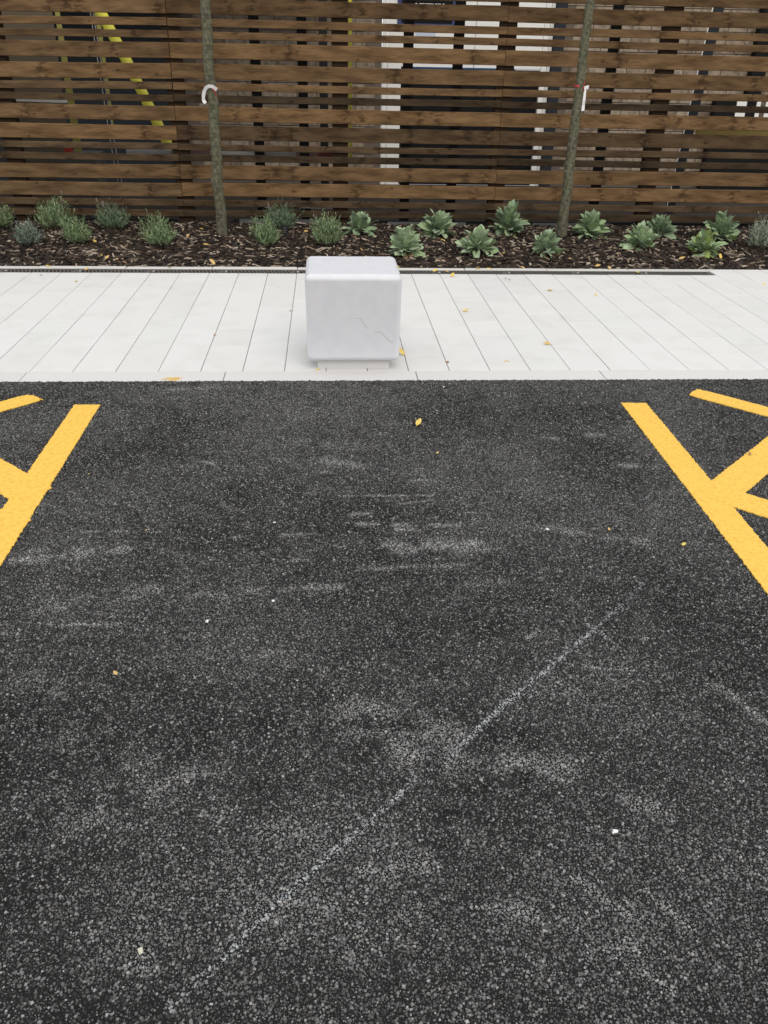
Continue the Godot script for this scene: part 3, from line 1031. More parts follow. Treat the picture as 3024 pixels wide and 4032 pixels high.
func planting_bed() -> void:
	var f := noise(81, 2.2)
	var b := MB.new()
	var s := 0.08
	for i in 106:
		for j in 21:
			var x := -3.9 + i * s
			var z := -2.262 - j * s
			var P := []
			for q in [[0, 0], [1, 0], [1, 1], [0, 1]]:
				var xx: float = x + q[0] * s
				var zz: float = z - q[1] * s
				P.append(Vector3(xx, bed_height(xx, zz, f), zz))
			b.quad(P[0], P[1], P[2], P[3])
	put("planting_bed", b.mesh(M.soil)).set_meta("kind", "structure")
	# bark mulch
	rng.seed = 83
	var bufs := [PackedFloat32Array(), PackedFloat32Array()]
	var tint := noise(84, 1.4)
	for i in 24000:
		var x := rng.randf_range(-3.7, 4.5)
		var z := -2.268 - 1.66 * rng.randf()
		var q := rng.randf()
		var c := Color(0.021, 0.0145, 0.011) * rng.randf_range(0.5, 1.5)
		var kind := 0
		var L := rng.randf_range(0.018, 0.065)
		var W := L * rng.randf_range(0.25, 0.7)
		var th := rng.randf_range(0.10, 0.3) * L
		if q > 0.62:
			c = Color(0.06, 0.04, 0.029) * rng.randf_range(0.6, 1.3)
		if q > 0.845 - 0.10 * tint.get_noise_2d(x, z):
			kind = 1
			c = Color(0.26, 0.19, 0.13).lerp(Color(0.37, 0.315, 0.26), rng.randf()) * rng.randf_range(0.4, 1.5)
			L = rng.randf_range(0.03, 0.12)
			W = rng.randf_range(0.006, 0.015)
			th = 0.006
			if rng.randf() < 0.18:
				W = rng.randf_range(0.012, 0.02)
		var y := bed_height(x, z, f) + rng.randf_range(0.0, 0.013)
		if z > -2.30:
			y = bed_height(x, z, f) + rng.randf_range(0.002, 0.008)
			L *= 0.7
		var bs := Basis.from_euler(Vector3(rng.randf_range(-0.5, 0.5), rng.randf() * TAU, rng.randf_range(-0.4, 0.4))).scaled_local(Vector3(L, th * 1.4, W))
		bufs[kind].append_array(PackedFloat32Array([bs.x.x, bs.y.x, bs.z.x, x, bs.x.y, bs.y.y, bs.z.y, y, bs.x.z, bs.y.z, bs.z.z, z, c.r, c.g, c.b, 1.0]))
	for i in 2:
		var mm := MultiMesh.new()
		mm.transform_format = MultiMesh.TRANSFORM_3D
		mm.use_colors = true
		mm.mesh = chip_mesh(420 + i * 5, M.chips, 0.9)
		mm.instance_count = bufs[i].size() / 16
		mm.buffer = bufs[i]
		var mi := MultiMeshInstance3D.new()
		mi.name = ["bark_mulch", "wood_chips"][i]
		mi.multimesh = mm
		mi.set_meta("kind", "stuff")
		tag(mi, ["dark brown bark mulch covering the planting bed", "pale slivers of wood chip scattered over the dark mulch"][i], ["mulch", "wood chips"][i])
		add_child(mi)

# ------------------------------------------------------------------ fence
func fence() -> void:
	var o := thing("timber_fence", "brown stained slatted timber fence with wide and narrow horizontal boards", "fence", Vector3(0, 0, 0))
	rng.seed = 91
	var rows := [[2.025, 1.970], [1.940, 1.885], [1.855, 1.745], [1.715, 1.605], [1.576, 1.520], [1.491, 1.438], [1.409, 1.297], [1.263, 1.150], [1.124, 1.069], [1.035, 0.983], [0.950, 0.840], [0.807, 0.695], [0.670, 0.620], [0.588, 0.534], [0.502, 0.390], [0.360, 0.251], [0.224, 0.169], [0.141, 0.086]]
	# tone of each row: brightness and how grey the stain has gone, left panel then right panels
	var tl := [[0.8, 0.1], [0.8, 0.1], [0.8, 0.1], [0.80, 0.10], [0.88, 0.05], [0.66, 0.25], [0.86, 0.15], [0.85, 0.10], [0.72, 0.3], [0.52, 0.45], [0.92, 0.10], [0.98, 0.05], [0.60, 0.6], [0.55, 0.5], [0.88, 0.12], [0.78, 0.25], [0.62, 0.5], [0.52, 0.5]]
	var tr := [[0.7, 0.1], [0.7, 0.1], [0.72, 0.1], [0.66, 0.10], [0.80, 0.05], [0.78, 0.10], [0.88, 0.05], [0.88, 0.08], [0.80, 0.10], [0.34, 0.6], [0.98, 0.0], [0.56, 0.35], [0.48, 0.45], [0.36, 0.6], [0.88, 0.08], [1.12, 0.05], [0.55, 0.55], [0.40, 0.65]]
	var panels := [[-3.72, -1.021], [-1.0165, 1.684], [1.687, 4.39]]
	for r in rows.size():
		for p in 3:
			var xa: float = panels[p][0]
			var xb: float = panels[p][1]
			if r < 10 and p < 2:
				xb += 0.0 if p == 1 else rng.randf_range(-0.004, 0.001)
			var T: Array = tl[r] if p == 0 else tr[r]
			var k: float = T[0] * rng.randf_range(0.88, 1.22)
			var g: float = T[1]
			var tint := Color(k, k, k).lerp(Color(k * 0.80, k * 0.98, k * 1.35), g)
			var ya := -0.0026 * (xa + 1.02) if p > 0 else 0.004 * (xa + 1.02) / 1.4
			var yb := -0.0026 * (xb + 1.02) if p > 0 else 0.0
			if p == 0 and r > 8:
				ya = 0.006
			if p == 0 and r <= 8:
				ya = -0.016
			var jz := rng.randf_range(-0.002, 0.002)
			var jy := rng.randf_range(-0.003, 0.003)
			ya += jy
			yb += jy + rng.randf_range(-0.003, 0.003)
			put("board", board(xa, xb, rows[r][0] + ya, rows[r][1] + ya, rows[r][0] + yb, rows[r][1] + yb, -3.85 + jz, 0.02, M.woods[rng.randi() % 6], tint, rng.randi() % 4), o)
	for x in [-3.72, -2.385, -1.005, 0.336, 1.704, 3.056, 4.4]:
		var b := MB.new()
		b.box(Vector3(x - 0.066, -0.05, -3.975), Vector3(x + 0.066, 2.04, -3.8775))
		put("post", b.mesh(M.post), o)
	for x in [-0.362, 0.027, 0.912, 1.333, 2.653]:
		var b := MB.new()
		b.box(Vector3(x - 0.041, 0.0, -4.14), Vector3(x + 0.041, 2.04, -4.09))
		put("batten", b.mesh(M.batten), o)
	var kb := MB.new()
	kb.box(Vector3(-0.6, -0.03, -3.925), Vector3(4.4, 0.055, -3.90))
	put("gravel_board", kb.mesh(M.batten), o)
	var kb2 := MB.new()
	kb2.box(Vector3(-3.7, -0.03, -3.94), Vector3(-1.1, 0.05, -3.915))
	put("gravel_board", kb2.mesh(M.batten), o)

# ------------------------------------------------------------------ yard behind the fence
func yard() -> void:
	var yb := MB.new()
	yb.quad(Vector3(-9, -0.03, -3.95), Vector3(11, -0.03, -3.95), Vector3(11, -0.03, -7.0), Vector3(-9, -0.03, -7.0))
	put("yard_paving", yb.mesh(M.soil)).set_meta("kind", "structure")
	# brick building
	var o := thing("brick_building", "tan brick building wall glimpsed through the gaps of the fence", "building", Vector3(0, 0, -7.0))
	var wl := MB.new()
	var front := -0.008
	wl.box(Vector3(-9, -0.1, -0.3), Vector3(0.86, 5.2, front))
	wl.box(Vector3(2.86, -0.1, -0.3), Vector3(11, 5.2, front))
	wl.box(Vector3(0.86, 2.2, -0.3), Vector3(2.86, 5.2, front))
	put("wall", wl.mesh(M.mortar), o)
	rng.seed = 101
	var shapes := []
	for m in M.bricks:
		var b := MB.new()
		b.paving(Vector3(-0.1075, -0.012, -0.0325), Vector3(0.1075, 0.0, 0.0325), 0.003)
		shapes.append(b.mesh(m))
	var gaps := [[1.745, 1.715], [1.605, 1.576], [1.520, 1.491], [1.438, 1.409], [1.297, 1.263], [1.150, 1.124], [1.069, 1.035], [0.983, 0.950], [0.840, 0.807], [0.695, 0.670], [0.620, 0.588], [0.534, 0.502], [0.390, 0.360]]
	var rest := MB.new()
	var count := 0
	for cy in 28:
		for cx in range(-10, 27):
			var x := cx * 0.225 + (0.1125 if cy % 2 else 0.0)
			var y := 0.04 + cy * 0.075
			if x > 0.74 and x < 2.98:
				continue
			if x < -1.3 or x > 5.6:
				continue
			var shown := false
			for g in gaps:
				var s := 1.404
				var hi: float = 1.348 + (g[0] - 1.348) * s
				var lo: float = 1.348 + (g[1] - 1.348) * s
				if lo < y + 0.03 and hi > y - 0.03:
					shown = true
			if shown and count < 296:
				count += 1
				var m := put("brick", shapes[rng.randi() % 4], o, Vector3(x, y, 0.0 + rng.randf_range(-0.002, 0.002)))
				m.rotation.x = PI / 2
			else:
				rest.box(Vector3(x - 0.1075, y - 0.0325, -0.01), Vector3(x + 0.1075, y + 0.0325, 0.0))
	var rs := put("brickwork", rest.mesh(M.bricks[0]), o)
	rs.set_meta("kind", "stuff")
	# white door front
	var d := thing("door_front", "white panelled shop front with a black lower opening behind the fence", "doorway", Vector3(0, 0, -7.0))
	var parts := [["white_panel", Vector3(0.87, -0.03, -0.06), Vector3(0.925, 2.2, -0.005), "white"], ["white_panel", Vector3(0.932, -0.03, -0.06), Vector3(1.085, 2.2, 0.0), "white"], ["jamb", Vector3(1.175, -0.03, -0.06), Vector3(1.20, 1.24, 0.0), "white"], ["fascia", Vector3(1.085, 1.24, -0.06), Vector3(1.915, 2.2, 0.002), "white"], ["fascia", Vector3(1.925, 1.24, -0.06), Vector3(2.70, 2.2, 0.002), "white"], ["jamb", Vector3(2.705, -0.03, -0.06), Vector3(2.765, 2.2, 0.0), "white"], ["jamb", Vector3(2.772, -0.03, -0.06), Vector3(2.81, 2.2, -0.006), "white"], ["blue_rail", Vector3(1.20, 1.222, -0.05), Vector3(2.4, 1.24, 0.015), "blue"], ["door_leaf", Vector3(1.20, -0.03, -0.09), Vector3(2.705, 1.222, -0.06), "black"], ["door_leaf", Vector3(1.085, -0.03, -0.09), Vector3(1.175, 1.24, -0.07), "black"], ["downpipe", Vector3(2.82, -0.03, -0.05), Vector3(2.935, 3.0, 0.05), "slate"]]
	for q in parts:
		var b := MB.new()
		b.box(q[1], q[2])
		put(q[0], b.mesh(M[q[3]]), d)
	# notice board and paper on the white front
	var s := thing("notice_board", "dark notice board with blue border and white lettering on the white front", "sign", Vector3(1.36, 1.66, -6.995))
	var nb := MB.new()
	nb.box(Vector3(-0.33, 0.0, 0.0), Vector3(0.33, 0.45, 0.008))
	put("border", nb.mesh(M.navy), s)
	var ni := MB.new()
	ni.box(Vector3(-0.285, 0.012, 0.0), Vector3(0.285, 0.42, 0.010))
	var npl := put("panel", ni.mesh(M.black), s)
	var fnt := SystemFont.new()
	fnt.font_names = PackedStringArray(["Droid Serif"])
	fnt.font_weight = 700
	var yy := 0.175
	for w in ["DELIVERIES", "ONLY"]:
		var tm := TextMesh.new()
		tm.text = w
		tm.font = fnt
		tm.font_size = 32
		tm.pixel_size = 0.0022
		tm.depth = 0.002
		tm.material = M.white
		put("lettering", tm, npl, Vector3(-0.02 if w == "DELIVERIES" else -0.09, yy, 0.0115))
		yy -= 0.085
	var pp := MB.new()
	pp.box(Vector3(-0.115, 0, 0), Vector3(0.115, 0.155, 0.0015))
	var pn := put("paper_notice", pp.mesh(mat(lin(0.55, 0.6, 0.7), 0.7)))
	pn.position = Vector3(1.352, 1.50, -6.997)
	tag(pn, "pale blue paper notice below the dark notice board", "notice")
	# unseen lean-to roof, added so that it keeps the left of the yard dark
	var r := thing("added_lean_to", "unseen roof on posts added to shade the left of the yard", "shade_roof", Vector3(-2.6, 0, -5.6))
	var rf := MB.new()
	rf.box(Vector3(-3.6, 2.45, -1.39), Vector3(3.3, 2.53, 0.45))
	put("roof", rf.mesh(M.slate), r)
	for x in [-3.4, 2.8]:
		var b := MB.new()
		b.box(Vector3(x - 0.04, -0.03, 0.3), Vector3(x + 0.04, 2.449, 0.38))
		put("post", b.mesh(M.batten), r)
	var bp := MB.new()
	bp.box(Vector3(-3.6, -0.03, -1.39), Vector3(1.2, 2.449, -1.35))
	put("back_panel", bp.mesh(M.slate), r)
	# stored things on the left
	var ply := MB.new()
	ply.box(Vector3(-0.215, -0.03, -0.01), Vector3(0.215, 1.75, 0.008))
	var a := put("plywood_sheet", ply.mesh(M.ply), null, Vector3(-2.31, 0.0, -4.5))
	a.rotation.x = -0.06
	tag(a, "dull tan plywood sheet leaning behind the left of the fence", "board")
	var rail := MB.new()
	rail.box(Vector3(-0.22, 0, 0), Vector3(0.22, 0.022, 0.02))
	var rl := put("white_batten", rail.mesh(M.white), null, Vector3(-2.247, 0.938, -4.42))
	rl.rotation.z = -0.02
	tag(rl, "thin white batten lying across the plywood sheet", "batten")
	M.dull_yellow = mat(lin(0.34, 0.31, 0.08), 0.7)
	strip("yellow_upright", [Vector3(-2.055, 1.75, -4.6), Vector3(-2.045, 0.93, -4.6), Vector3(-2.035, 0.0, -4.6)], [0.018, 0.031, 0.036], M.dull_yellow, "yellow upright strip beside the tan plywood sheet", "strip")
	strip("yellow_strap", [Vector3(-1.815, 1.75, -5.0), Vector3(-1.80, 1.2, -5.0), Vector3(-1.79, 0.72, -5.0)], [0.024, 0.015, 0.007], M.dull_yellow, "narrow tapering yellow strap beside the diagonal tube", "strap")
	strip("yellow_tape", [Vector3(0.430, 2.0, -4.3), Vector3(0.431, 1.2, -4.3), Vector3(0.433, 0.50, -4.3)], [0.0135, 0.0135, 0.0135], M.yellow, "thin yellow tape hanging straight behind the middle of the fence", "tape")
	var tb := MB.new()
	tb.tube([Vector3(-1.79, 1.80, -4.7), Vector3(-1.539, 1.271, -4.7), Vector3(-1.225, 0.54, -4.7)], [0.047, 0.047, 0.047], 16)
	tag(put("yellow_tube", tb.mesh(M.yellow)), "thick yellow tube leaning diagonally behind the fence", "tube")
	for q in [[-1.816, -1.771, -1.735], [-1.794, -1.734, -1.70]]:
		var b := MB.new()
		b.tube([Vector3(q[0], 1.75, -4.75), Vector3(q[1], 0.512, -4.75), Vector3(q[2], 0.0, -4.75)], [0.004, 0.004, 0.004], 6)
		tag(put("metal_rod", b.mesh(M.galv)), "thin pale metal rod standing beside the yellow tube", "rod", "pale rods behind the fence")
	var cols := [[-1.525, -1.14, "galv"], [-1.14, -0.80, "pink"], [-0.80, -0.36, "white"], [-0.36, -0.05, "galv"], [-0.05, 0.14, "pink"], [0.14, 0.293, "dull_red"]]
	var bar := thing("barrier_plank", "red and white barrier plank lying level behind the fence", "barrier", Vector3(0, 0, -4.2))
	for q in cols:
		var b := MB.new()
		b.box(Vector3(q[0], 0.54, -0.02), Vector3(q[1] - 0.001, 0.585, 0.0))
		put("band", b.mesh(M[q[2]]), bar)
	var rb := MB.new()
	rb.box(Vector3(-0.03, 0, -0.03), Vector3(0.03, 0.05, 0.03))
	rb.box(Vector3(-0.024, 0.05, -0.024), Vector3(0.024, 0.056, 0.024))
	tag(put("red_box", rb.mesh(M.red), null, Vector3(-2.08, 0.52, -4.43)), "small red box in front of the plywood sheet", "box")
	var crate := MB.new()
	crate.box(Vector3(-0.2, -0.03, -0.2), Vector3(0.2, 0.52, 0.16))
	tag(put("dark_crate", crate.mesh(M.greywood), null, Vector3(-2.05, 0, -4.56)), "dark grey crate under the small red box", "crate")
	# right-hand clutter
	var lb := MB.new()
	lb.box(Vector3(-0.045, -0.03, -0.01), Vector3(0.045, 2.0, 0.01))
	var lo := put("dark_plank", lb.mesh(M.slate), null, Vector3(3.72, 0, -5.0))
	lo.rotation.z = -0.083
	tag(lo, "dark plank leaning against the brick wall on the right", "plank")
	var wr := MB.new()
	wr.tube([Vector3(3.68, 0.05, -4.98), Vector3(3.735, 0.893, -4.98), Vector3(3.80, 1.80, -4.98)], [0.005, 0.005, 0.005], 6)
	tag(put("white_cane", wr.mesh(M.white)), "thin white cane beside the leaning dark plank", "cane")
	var ol := MB.new()
	ol.box(Vector3(3.86, 0.705, -5.02), Vector3(5.0, 0.765, -5.0))
	tag(put("olive_plank", ol.mesh(M.olive)), "olive yellow plank set level behind the right of the fence", "plank")
	var lit_view := thing("sunlit_backdrop", "dark cabinet added with pale stripes that stand for a sunlit view", "backdrop", Vector3(5.1, 0, -6.88))  # made-up box; its stripes paint in the bright sunlit view beyond
	var cbx := MB.new()
	cbx.box(Vector3(-0.3, -0.03, -0.12), Vector3(0.7, 1.0, 0.0))
	put("case", cbx.mesh(M.black), lit_view)
	for q in [[-0.05, 0.07, "white"], [0.19, 0.24, "white"], [0.24, 0.30, "ply"], [0.30, 0.36, "white"], [0.36, 0.5, "green"]]:
		var b := MB.new()
		b.box(Vector3(q[0], 0.70, 0.0), Vector3(q[1] - 0.002, 0.96, 0.012))
		put("sunlit_stripe", b.mesh(M[q[2]] if M.has(q[2]) else mat(lin(0.05, 0.2, 0.1), 0.6)), lit_view)
	var dk := MB.new()
	dk.box(Vector3(-0.08, -0.03, -0.1), Vector3(0.08, 2.4, 0.03))
	tag(put("soil_pipe", dk.mesh(M.black), null, Vector3(5.24, 0.98, -6.9)), "black square pipe on the brick wall above the cabinet", "pipe")
	var wb := MB.new()
	wb.box(Vector3(-0.11, 0, 0), Vector3(0.11, 0.012, 0.03))
	tag(put("white_lath", wb.mesh(M.white), null, Vector3(2.52, 0.715, -4.3)), "short white lath lying level behind the right tree", "lath")
	# grey lengths lying at the foot of the fence
	for q in [[-0.55, 0.18, 0.045], [0.75, 1.45, 0.03], [2.05, 2.75, 0.03]]:
		var b := MB.new()
		b.box(Vector3(q[0], 0.0, -3.895), Vector3(q[1], q[2] + 0.02, -3.878))
		tag(put("grey_plank", b.mesh(M.greywood)), "weathered grey plank lying at the foot of the fence", "plank", "grey planks under the fence")
	for q in [[0.06, 0.42, 0.152], [-0.03, 0.0, 0.152]]:
		var b := MB.new()
		b.box(Vector3(q[0] - 0.3, q[2] - 0.003, -3.96), Vector3(q[1] - 0.02, q[2] + 0.004, -3.95))
		tag(put("white_strip", b.mesh(M.tape_white)), "thin white strip showing in the lowest gap of the fence", "strip", "white strips behind the fence foot")

func strip(called: String, pts: Array, hw: Array, m: Material, label: String, cat: String) -> void:
	var b := MB.new()
	for i in pts.size() - 1:
		var p: Vector3 = pts[i]
		var q: Vector3 = pts[i + 1]
		var a := Vector3(hw[i], 0, 0)
		var c := Vector3(hw[i + 1], 0, 0)
		var d := Vector3(0, 0, -0.006)
		b.quad(q - c, q + c, p + a, p - a)
		b.quad(q + c + d, q - c + d, p - a + d, p + a + d)
		b.quad(q + c, q + c + d, p + a + d, p + a)
		b.quad(q - c + d, q - c, p - a, p - a + d)
	tag(put(called, b.mesh(m)), label, cat)

# ------------------------------------------------------------------ trees and their tags
func trees() -> void:
	young_tree([Vector3(-0.648, -0.02, -3.37), Vector3(-0.648, 0.25, -3.37), Vector3(-0.654, 0.87, -3.37), Vector3(-0.653, 1.68, -3.37), Vector3(-0.66, 2.9, -3.37)], [0.047, 0.042, 0.039, 0.036, 0.026], 201, "young tree with an upright olive trunk and a looped white tag")
	young_tree([Vector3(2.192, -0.02, -3.37), Vector3(2.19, 0.3, -3.37), Vector3(2.199, 0.87, -3.37), Vector3(2.190, 1.30, -3.37), Vector3(2.213, 1.74, -3.37), Vector3(2.24, 2.9, -3.37)], [0.044, 0.041, 0.036, 0.034, 0.032, 0.024], 202, "young tree with olive trunk, red tie and hanging white tag")
	# looped paper tag on the left trunk
	var t := thing("paper_tag", "white paper tag strip curled round the upright trunk", "tag", Vector3(-0.653, 1.05, -3.33))
	var arc := [Vector3(0.048, 0.045, 0.012), Vector3(0.020, 0.066, 0.024), Vector3(-0.006, 0.070, 0.026), Vector3(-0.030, 0.060, 0.020), Vector3(-0.048, 0.036, 0.010), Vector3(-0.058, 0.004, 0.002), Vector3(-0.062, -0.028, -0.004), Vector3(-0.048, -0.050, -0.008)]
	var b := MB.new()
	var hw := 0.0125
	for i in arc.size() - 1:
		var p: Vector3 = arc[i]
		var q: Vector3 = arc[i + 1]
		var d := (q - p).normalized()
		var sd := Vector3(-d.y, d.x, 0).normalized() * hw + Vector3(0, 0, -0.004)
		var d2: Vector3 = ((arc[mini(i + 2, arc.size() - 1)] - q).normalized() if i + 2 < arc.size() else d)
		var s2 := Vector3(-d2.y, d2.x, 0).normalized() * hw + Vector3(0, 0, -0.004)
		if i == 0:
			sd *= 1.2
		b.quad(p + sd, q + s2, q - s2, p - sd)
		b.quad(p - sd + Vector3(0, 0, -0.001), q - s2 + Vector3(0, 0, -0.001), q + s2 + Vector3(0, 0, -0.001), p + sd + Vector3(0, 0, -0.001))
	put("paper", b.mesh(M.tape_white), t)
	var rt := MB.new()
	rt.tube([Vector3(0.012, 0.05, 0.022), Vector3(0.028, 0.04, 0.02), Vector3(0.038, 0.02, 0.014), Vector3(0.038, -0.005, 0.01)], [0.0035, 0.0032, 0.003, 0.0025], 6)
	put("red_tie", rt.mesh(M.red), t)
	# tie and hanging tag on the right trunk
	var g := thing("tree_tie", "red plastic tie round the right trunk with a hanging white tag", "tree tie", Vector3(2.192, 1.165, -3.37))
	var rings := []
	for i in 25:
		var a := TAU * i / 24.0
		rings.append(Vector3(cos(a) * 0.0365, 0.0005 * i / 24.0, sin(a) * 0.0365))
	var band := MB.new()
	for i in 24:
		var p: Vector3 = rings[i]
		var q: Vector3 = rings[i + 1]
		var up := Vector3(0, 0.0075, 0)
		band.quad(q - up, p - up, p + up, q + up)
		band.quad(p * 0.96 + up, p + up, q + up, q * 0.96 + up) if false else band.quad(q + up, p + up, p * 0.96 + up, q * 0.96 + up)
	put("band", band.mesh(M.red), g)
	var kn := MB.new()
	kn.tube([Vector3(0.028, 0.0, 0.027), Vector3(0.032, 0.022, 0.032), Vector3(0.034, 0.034, 0.034)], [0.005, 0.004, 0.002], 6)
	kn.tube([Vector3(0.028, 0.0, 0.030), Vector3(0.030, -0.016, 0.036), Vector3(0.037, -0.034, 0.037)], [0.004, 0.003, 0.002], 6)
	put("knot", kn.mesh(M.red), g)
	var tg := MB.new()
	var row := [[0.034, 0.052, 0.0], [0.034, 0.053, -0.06], [0.033, 0.054, -0.12], [0.031, 0.0555, -0.174]]
	for i in 3:
		var A: Array = row[i]
		var B: Array = row[i + 1]
		var zz := 0.036
		tg.quad(Vector3(B[0], B[2], zz), Vector3(B[1], B[2], zz), Vector3(A[1], A[2], zz), Vector3(A[0], A[2], zz))
		tg.quad(Vector3(B[1], B[2], zz - 0.001), Vector3(B[0], B[2], zz - 0.001), Vector3(A[0], A[2], zz - 0.001), Vector3(A[1], A[2], zz - 0.001))
	tg.quad(Vector3(0.044, -0.014, 0.038), Vector3(0.066, -0.022, 0.036), Vector3(0.071, 0.006, 0.034), Vector3(0.048, 0.004, 0.038))
	var tpp := put("tag_paper", tg.mesh(M.tape_white), g)
	var fnt := SystemFont.new()
	fnt.font_names = PackedStringArray(["Droid Sans"])
	var tm := TextMesh.new()
	tm.text = "8246"
	tm.font = fnt
	tm.font_size = 16
	tm.pixel_size = 0.0009
	tm.depth = 0.0003
	tm.material = M.scuff
	var tx := put("tag_number", tm, tpp, Vector3(0.045, -0.118, 0.0366))
	tx.rotation.z = -PI / 2

# ------------------------------------------------------------------ bollard
func bollard() -> void:
	var o := thing("cube_bollard", "white rounded concrete cube bollard standing on the pale paving", "bollard", Vector3(0.333, 0, -0.2195))
	var hy := 0.2060
	var bl := put("block", rounded_block(Vector3(0.2225, hy, 0.2195), 0.028, M.block, 7), o, Vector3(0, 0.0455 + hy, 0))
	bl.name = "block"
	var pl := MB.new()
	pl.paving(Vector3(-0.173, -0.0, -0.175), Vector3(0.173, 0.0515, 0.1785), 0.004)
	put("plinth", pl.mesh(M.plinth), o)
	# scuffs on the face
	var marks := [[[0.338, 0.259], [0.365, 0.256], [0.383, 0.228], [0.402, 0.208]], [[0.429, 0.189], [0.46, 0.193], [0.486, 0.167], [0.51, 0.145], [0.525, 0.138]], [[0.225, 0.433], [0.232, 0.428]]]
	for q in marks:
		var sc := MB.new()
		for i in q.size() - 1:
			var a := Vector2(q[i][0] - 0.333, q[i][1])
			var b := Vector2(q[i + 1][0] - 0.333, q[i + 1][1])
			var nn := Vector2(-(b - a).y, (b - a).x).normalized()
			var wa := 0.0009 if i > 0 else 0.0003
			var wb := 0.0009 if i < q.size() - 2 else 0.0004
			var z := 0.2203
			sc.quad(Vector3(a.x - nn.x * wa, a.y - nn.y * wa, z), Vector3(b.x - nn.x * wb, b.y - nn.y * wb, z), Vector3(b.x + nn.x * wb, b.y + nn.y * wb, z), Vector3(a.x + nn.x * wa, a.y + nn.y * wa, z))
		put("scuff_mark", sc.mesh(M.scuff), o)

# ------------------------------------------------------------------ plants
func plants() -> void:
	var L := [[-2.49, -3.55, 0.18, 0.13, "lav_green", 1, "green narrow leaved shrub cut by the bed end against the fence"],
		[-2.04, -2.86, 0.15, 0.10, "lav_blue", 0, "small blue grey narrow leaved shrub near the drain"],
		[-2.05, -3.54, 0.21, 0.14, "lav_green", 2, "bushy green narrow leaved shrub with a stray tall shoot"],
		[-1.70, -2.93, 0.16, 0.11, "lav_green", 0, "compact green narrow leaved shrub in front of a darker one"],
		[-1.56, -3.57, 0.17, 0.15, "lav_dark", 3, "dark green narrow leaved shrub with old flower spikes"],
		[-1.06, -2.83, 0.21, 0.14, "lav_green", 0, "tall green narrow leaved shrub nearest the upright tree"],
		[-0.17, -3.63, 0.18, 0.15, "lav_dark", 1, "dark narrow leaved shrub behind the black corrugated pipe"],
		[-0.25, -2.89, 0.17, 0.11, "lav_green", 0, "round green narrow leaved shrub beside the black corrugated pipe"],
		[0.22, -2.92, 0.22, 0.14, "lav_green", 1, "green narrow leaved shrub directly behind the white bollard"],
		[3.69, -2.90, 0.20, 0.12, "lav_grey", 0, "silvery grey narrow leaved shrub past the end of the drain"]]
	for i in L.size():
		var q: Array = L[i]
		needleleaf(Vector3(q[0], 0.012, q[1]), q[2] * 1.12, q[3] * 1.1, 500 + i, M[q[4]], q[5], q[6])
	var S := [[0.49, -3.43, 0.19, 0.16, 44, [0, 2, 1], "upright leafy plant between the narrow leaved shrubs and the broad leaved row"],
		[0.80, -2.61, 0.21, 0.14, 70, [2, 2, 0], "dense pale green leafy plant at the corner of the white bollard"],
		[1.13, -3.37, 0.20, 0.18, 74, [0, 1, 2], "wide leafy plant with a yellow leaf caught on its side"],
		[1.36, -2.68, 0.20, 0.17, 60, [0, 2, 2], "leafy plant with light green lower leaves close to the drain"],
		[1.75, -3.46, 0.26, 0.16, 72, [1, 1, 0], "tallest leafy plant with drooping brown leaves at its base"],
		[1.89, -2.66, 0.18, 0.14, 62, [1, 2, 2], "grey green leafy plant with withered leaves in front of the tagged tree"],
		[2.43, -3.36, 0.21, 0.17, 62, [1, 0, 0], "dark green leafy plant just right of the tagged tree"],
		[2.69, -2.87, 0.19, 0.17, 62, [0, 0, 2], "spreading leafy plant in the front row, mid green"],
		[3.04, -3.40, 0.17, 0.16, 60, [0, 1, 1], "low leafy plant against the fence behind two front plants"],
		[3.13, -2.67, 0.19, 0.17, 54, [2, 3, 0], "light yellowish green leafy plant at the front of the bed"],
		[3.51, -3.27, 0.22, 0.16, 60, [1, 0, 1], "deep green leafy plant beside the silvery shrub"]]
	for i in S.size():
		var q: Array = S[i]
		broadleaf(Vector3(q[0], 0.014, q[1]), q[2] * 1.06, q[3] * 1.06, 600 + i * 3, int(q[4] * 1.45), q[5], q[6])
	# corrugated watering pipe
	var b := MB.new()
	var pts := []
	var rad := []
	for i in 41:
		pts.append(Vector3(0.004 * i / 40.0, -0.03 + 0.13 * i / 40.0, 0))
		rad.append(0.026 + 0.003 * (1.0 if i % 4 < 2 else -0.4))
	b.tube(pts, rad, 16)
	var p := put("corrugated_pipe", b.mesh(mat(lin(0.014, 0.014, 0.016), 0.45)), null, Vector3(-0.135, 0.0, -3.36))
	tag(p, "black corrugated pipe end sticking out of the mulch", "pipe")

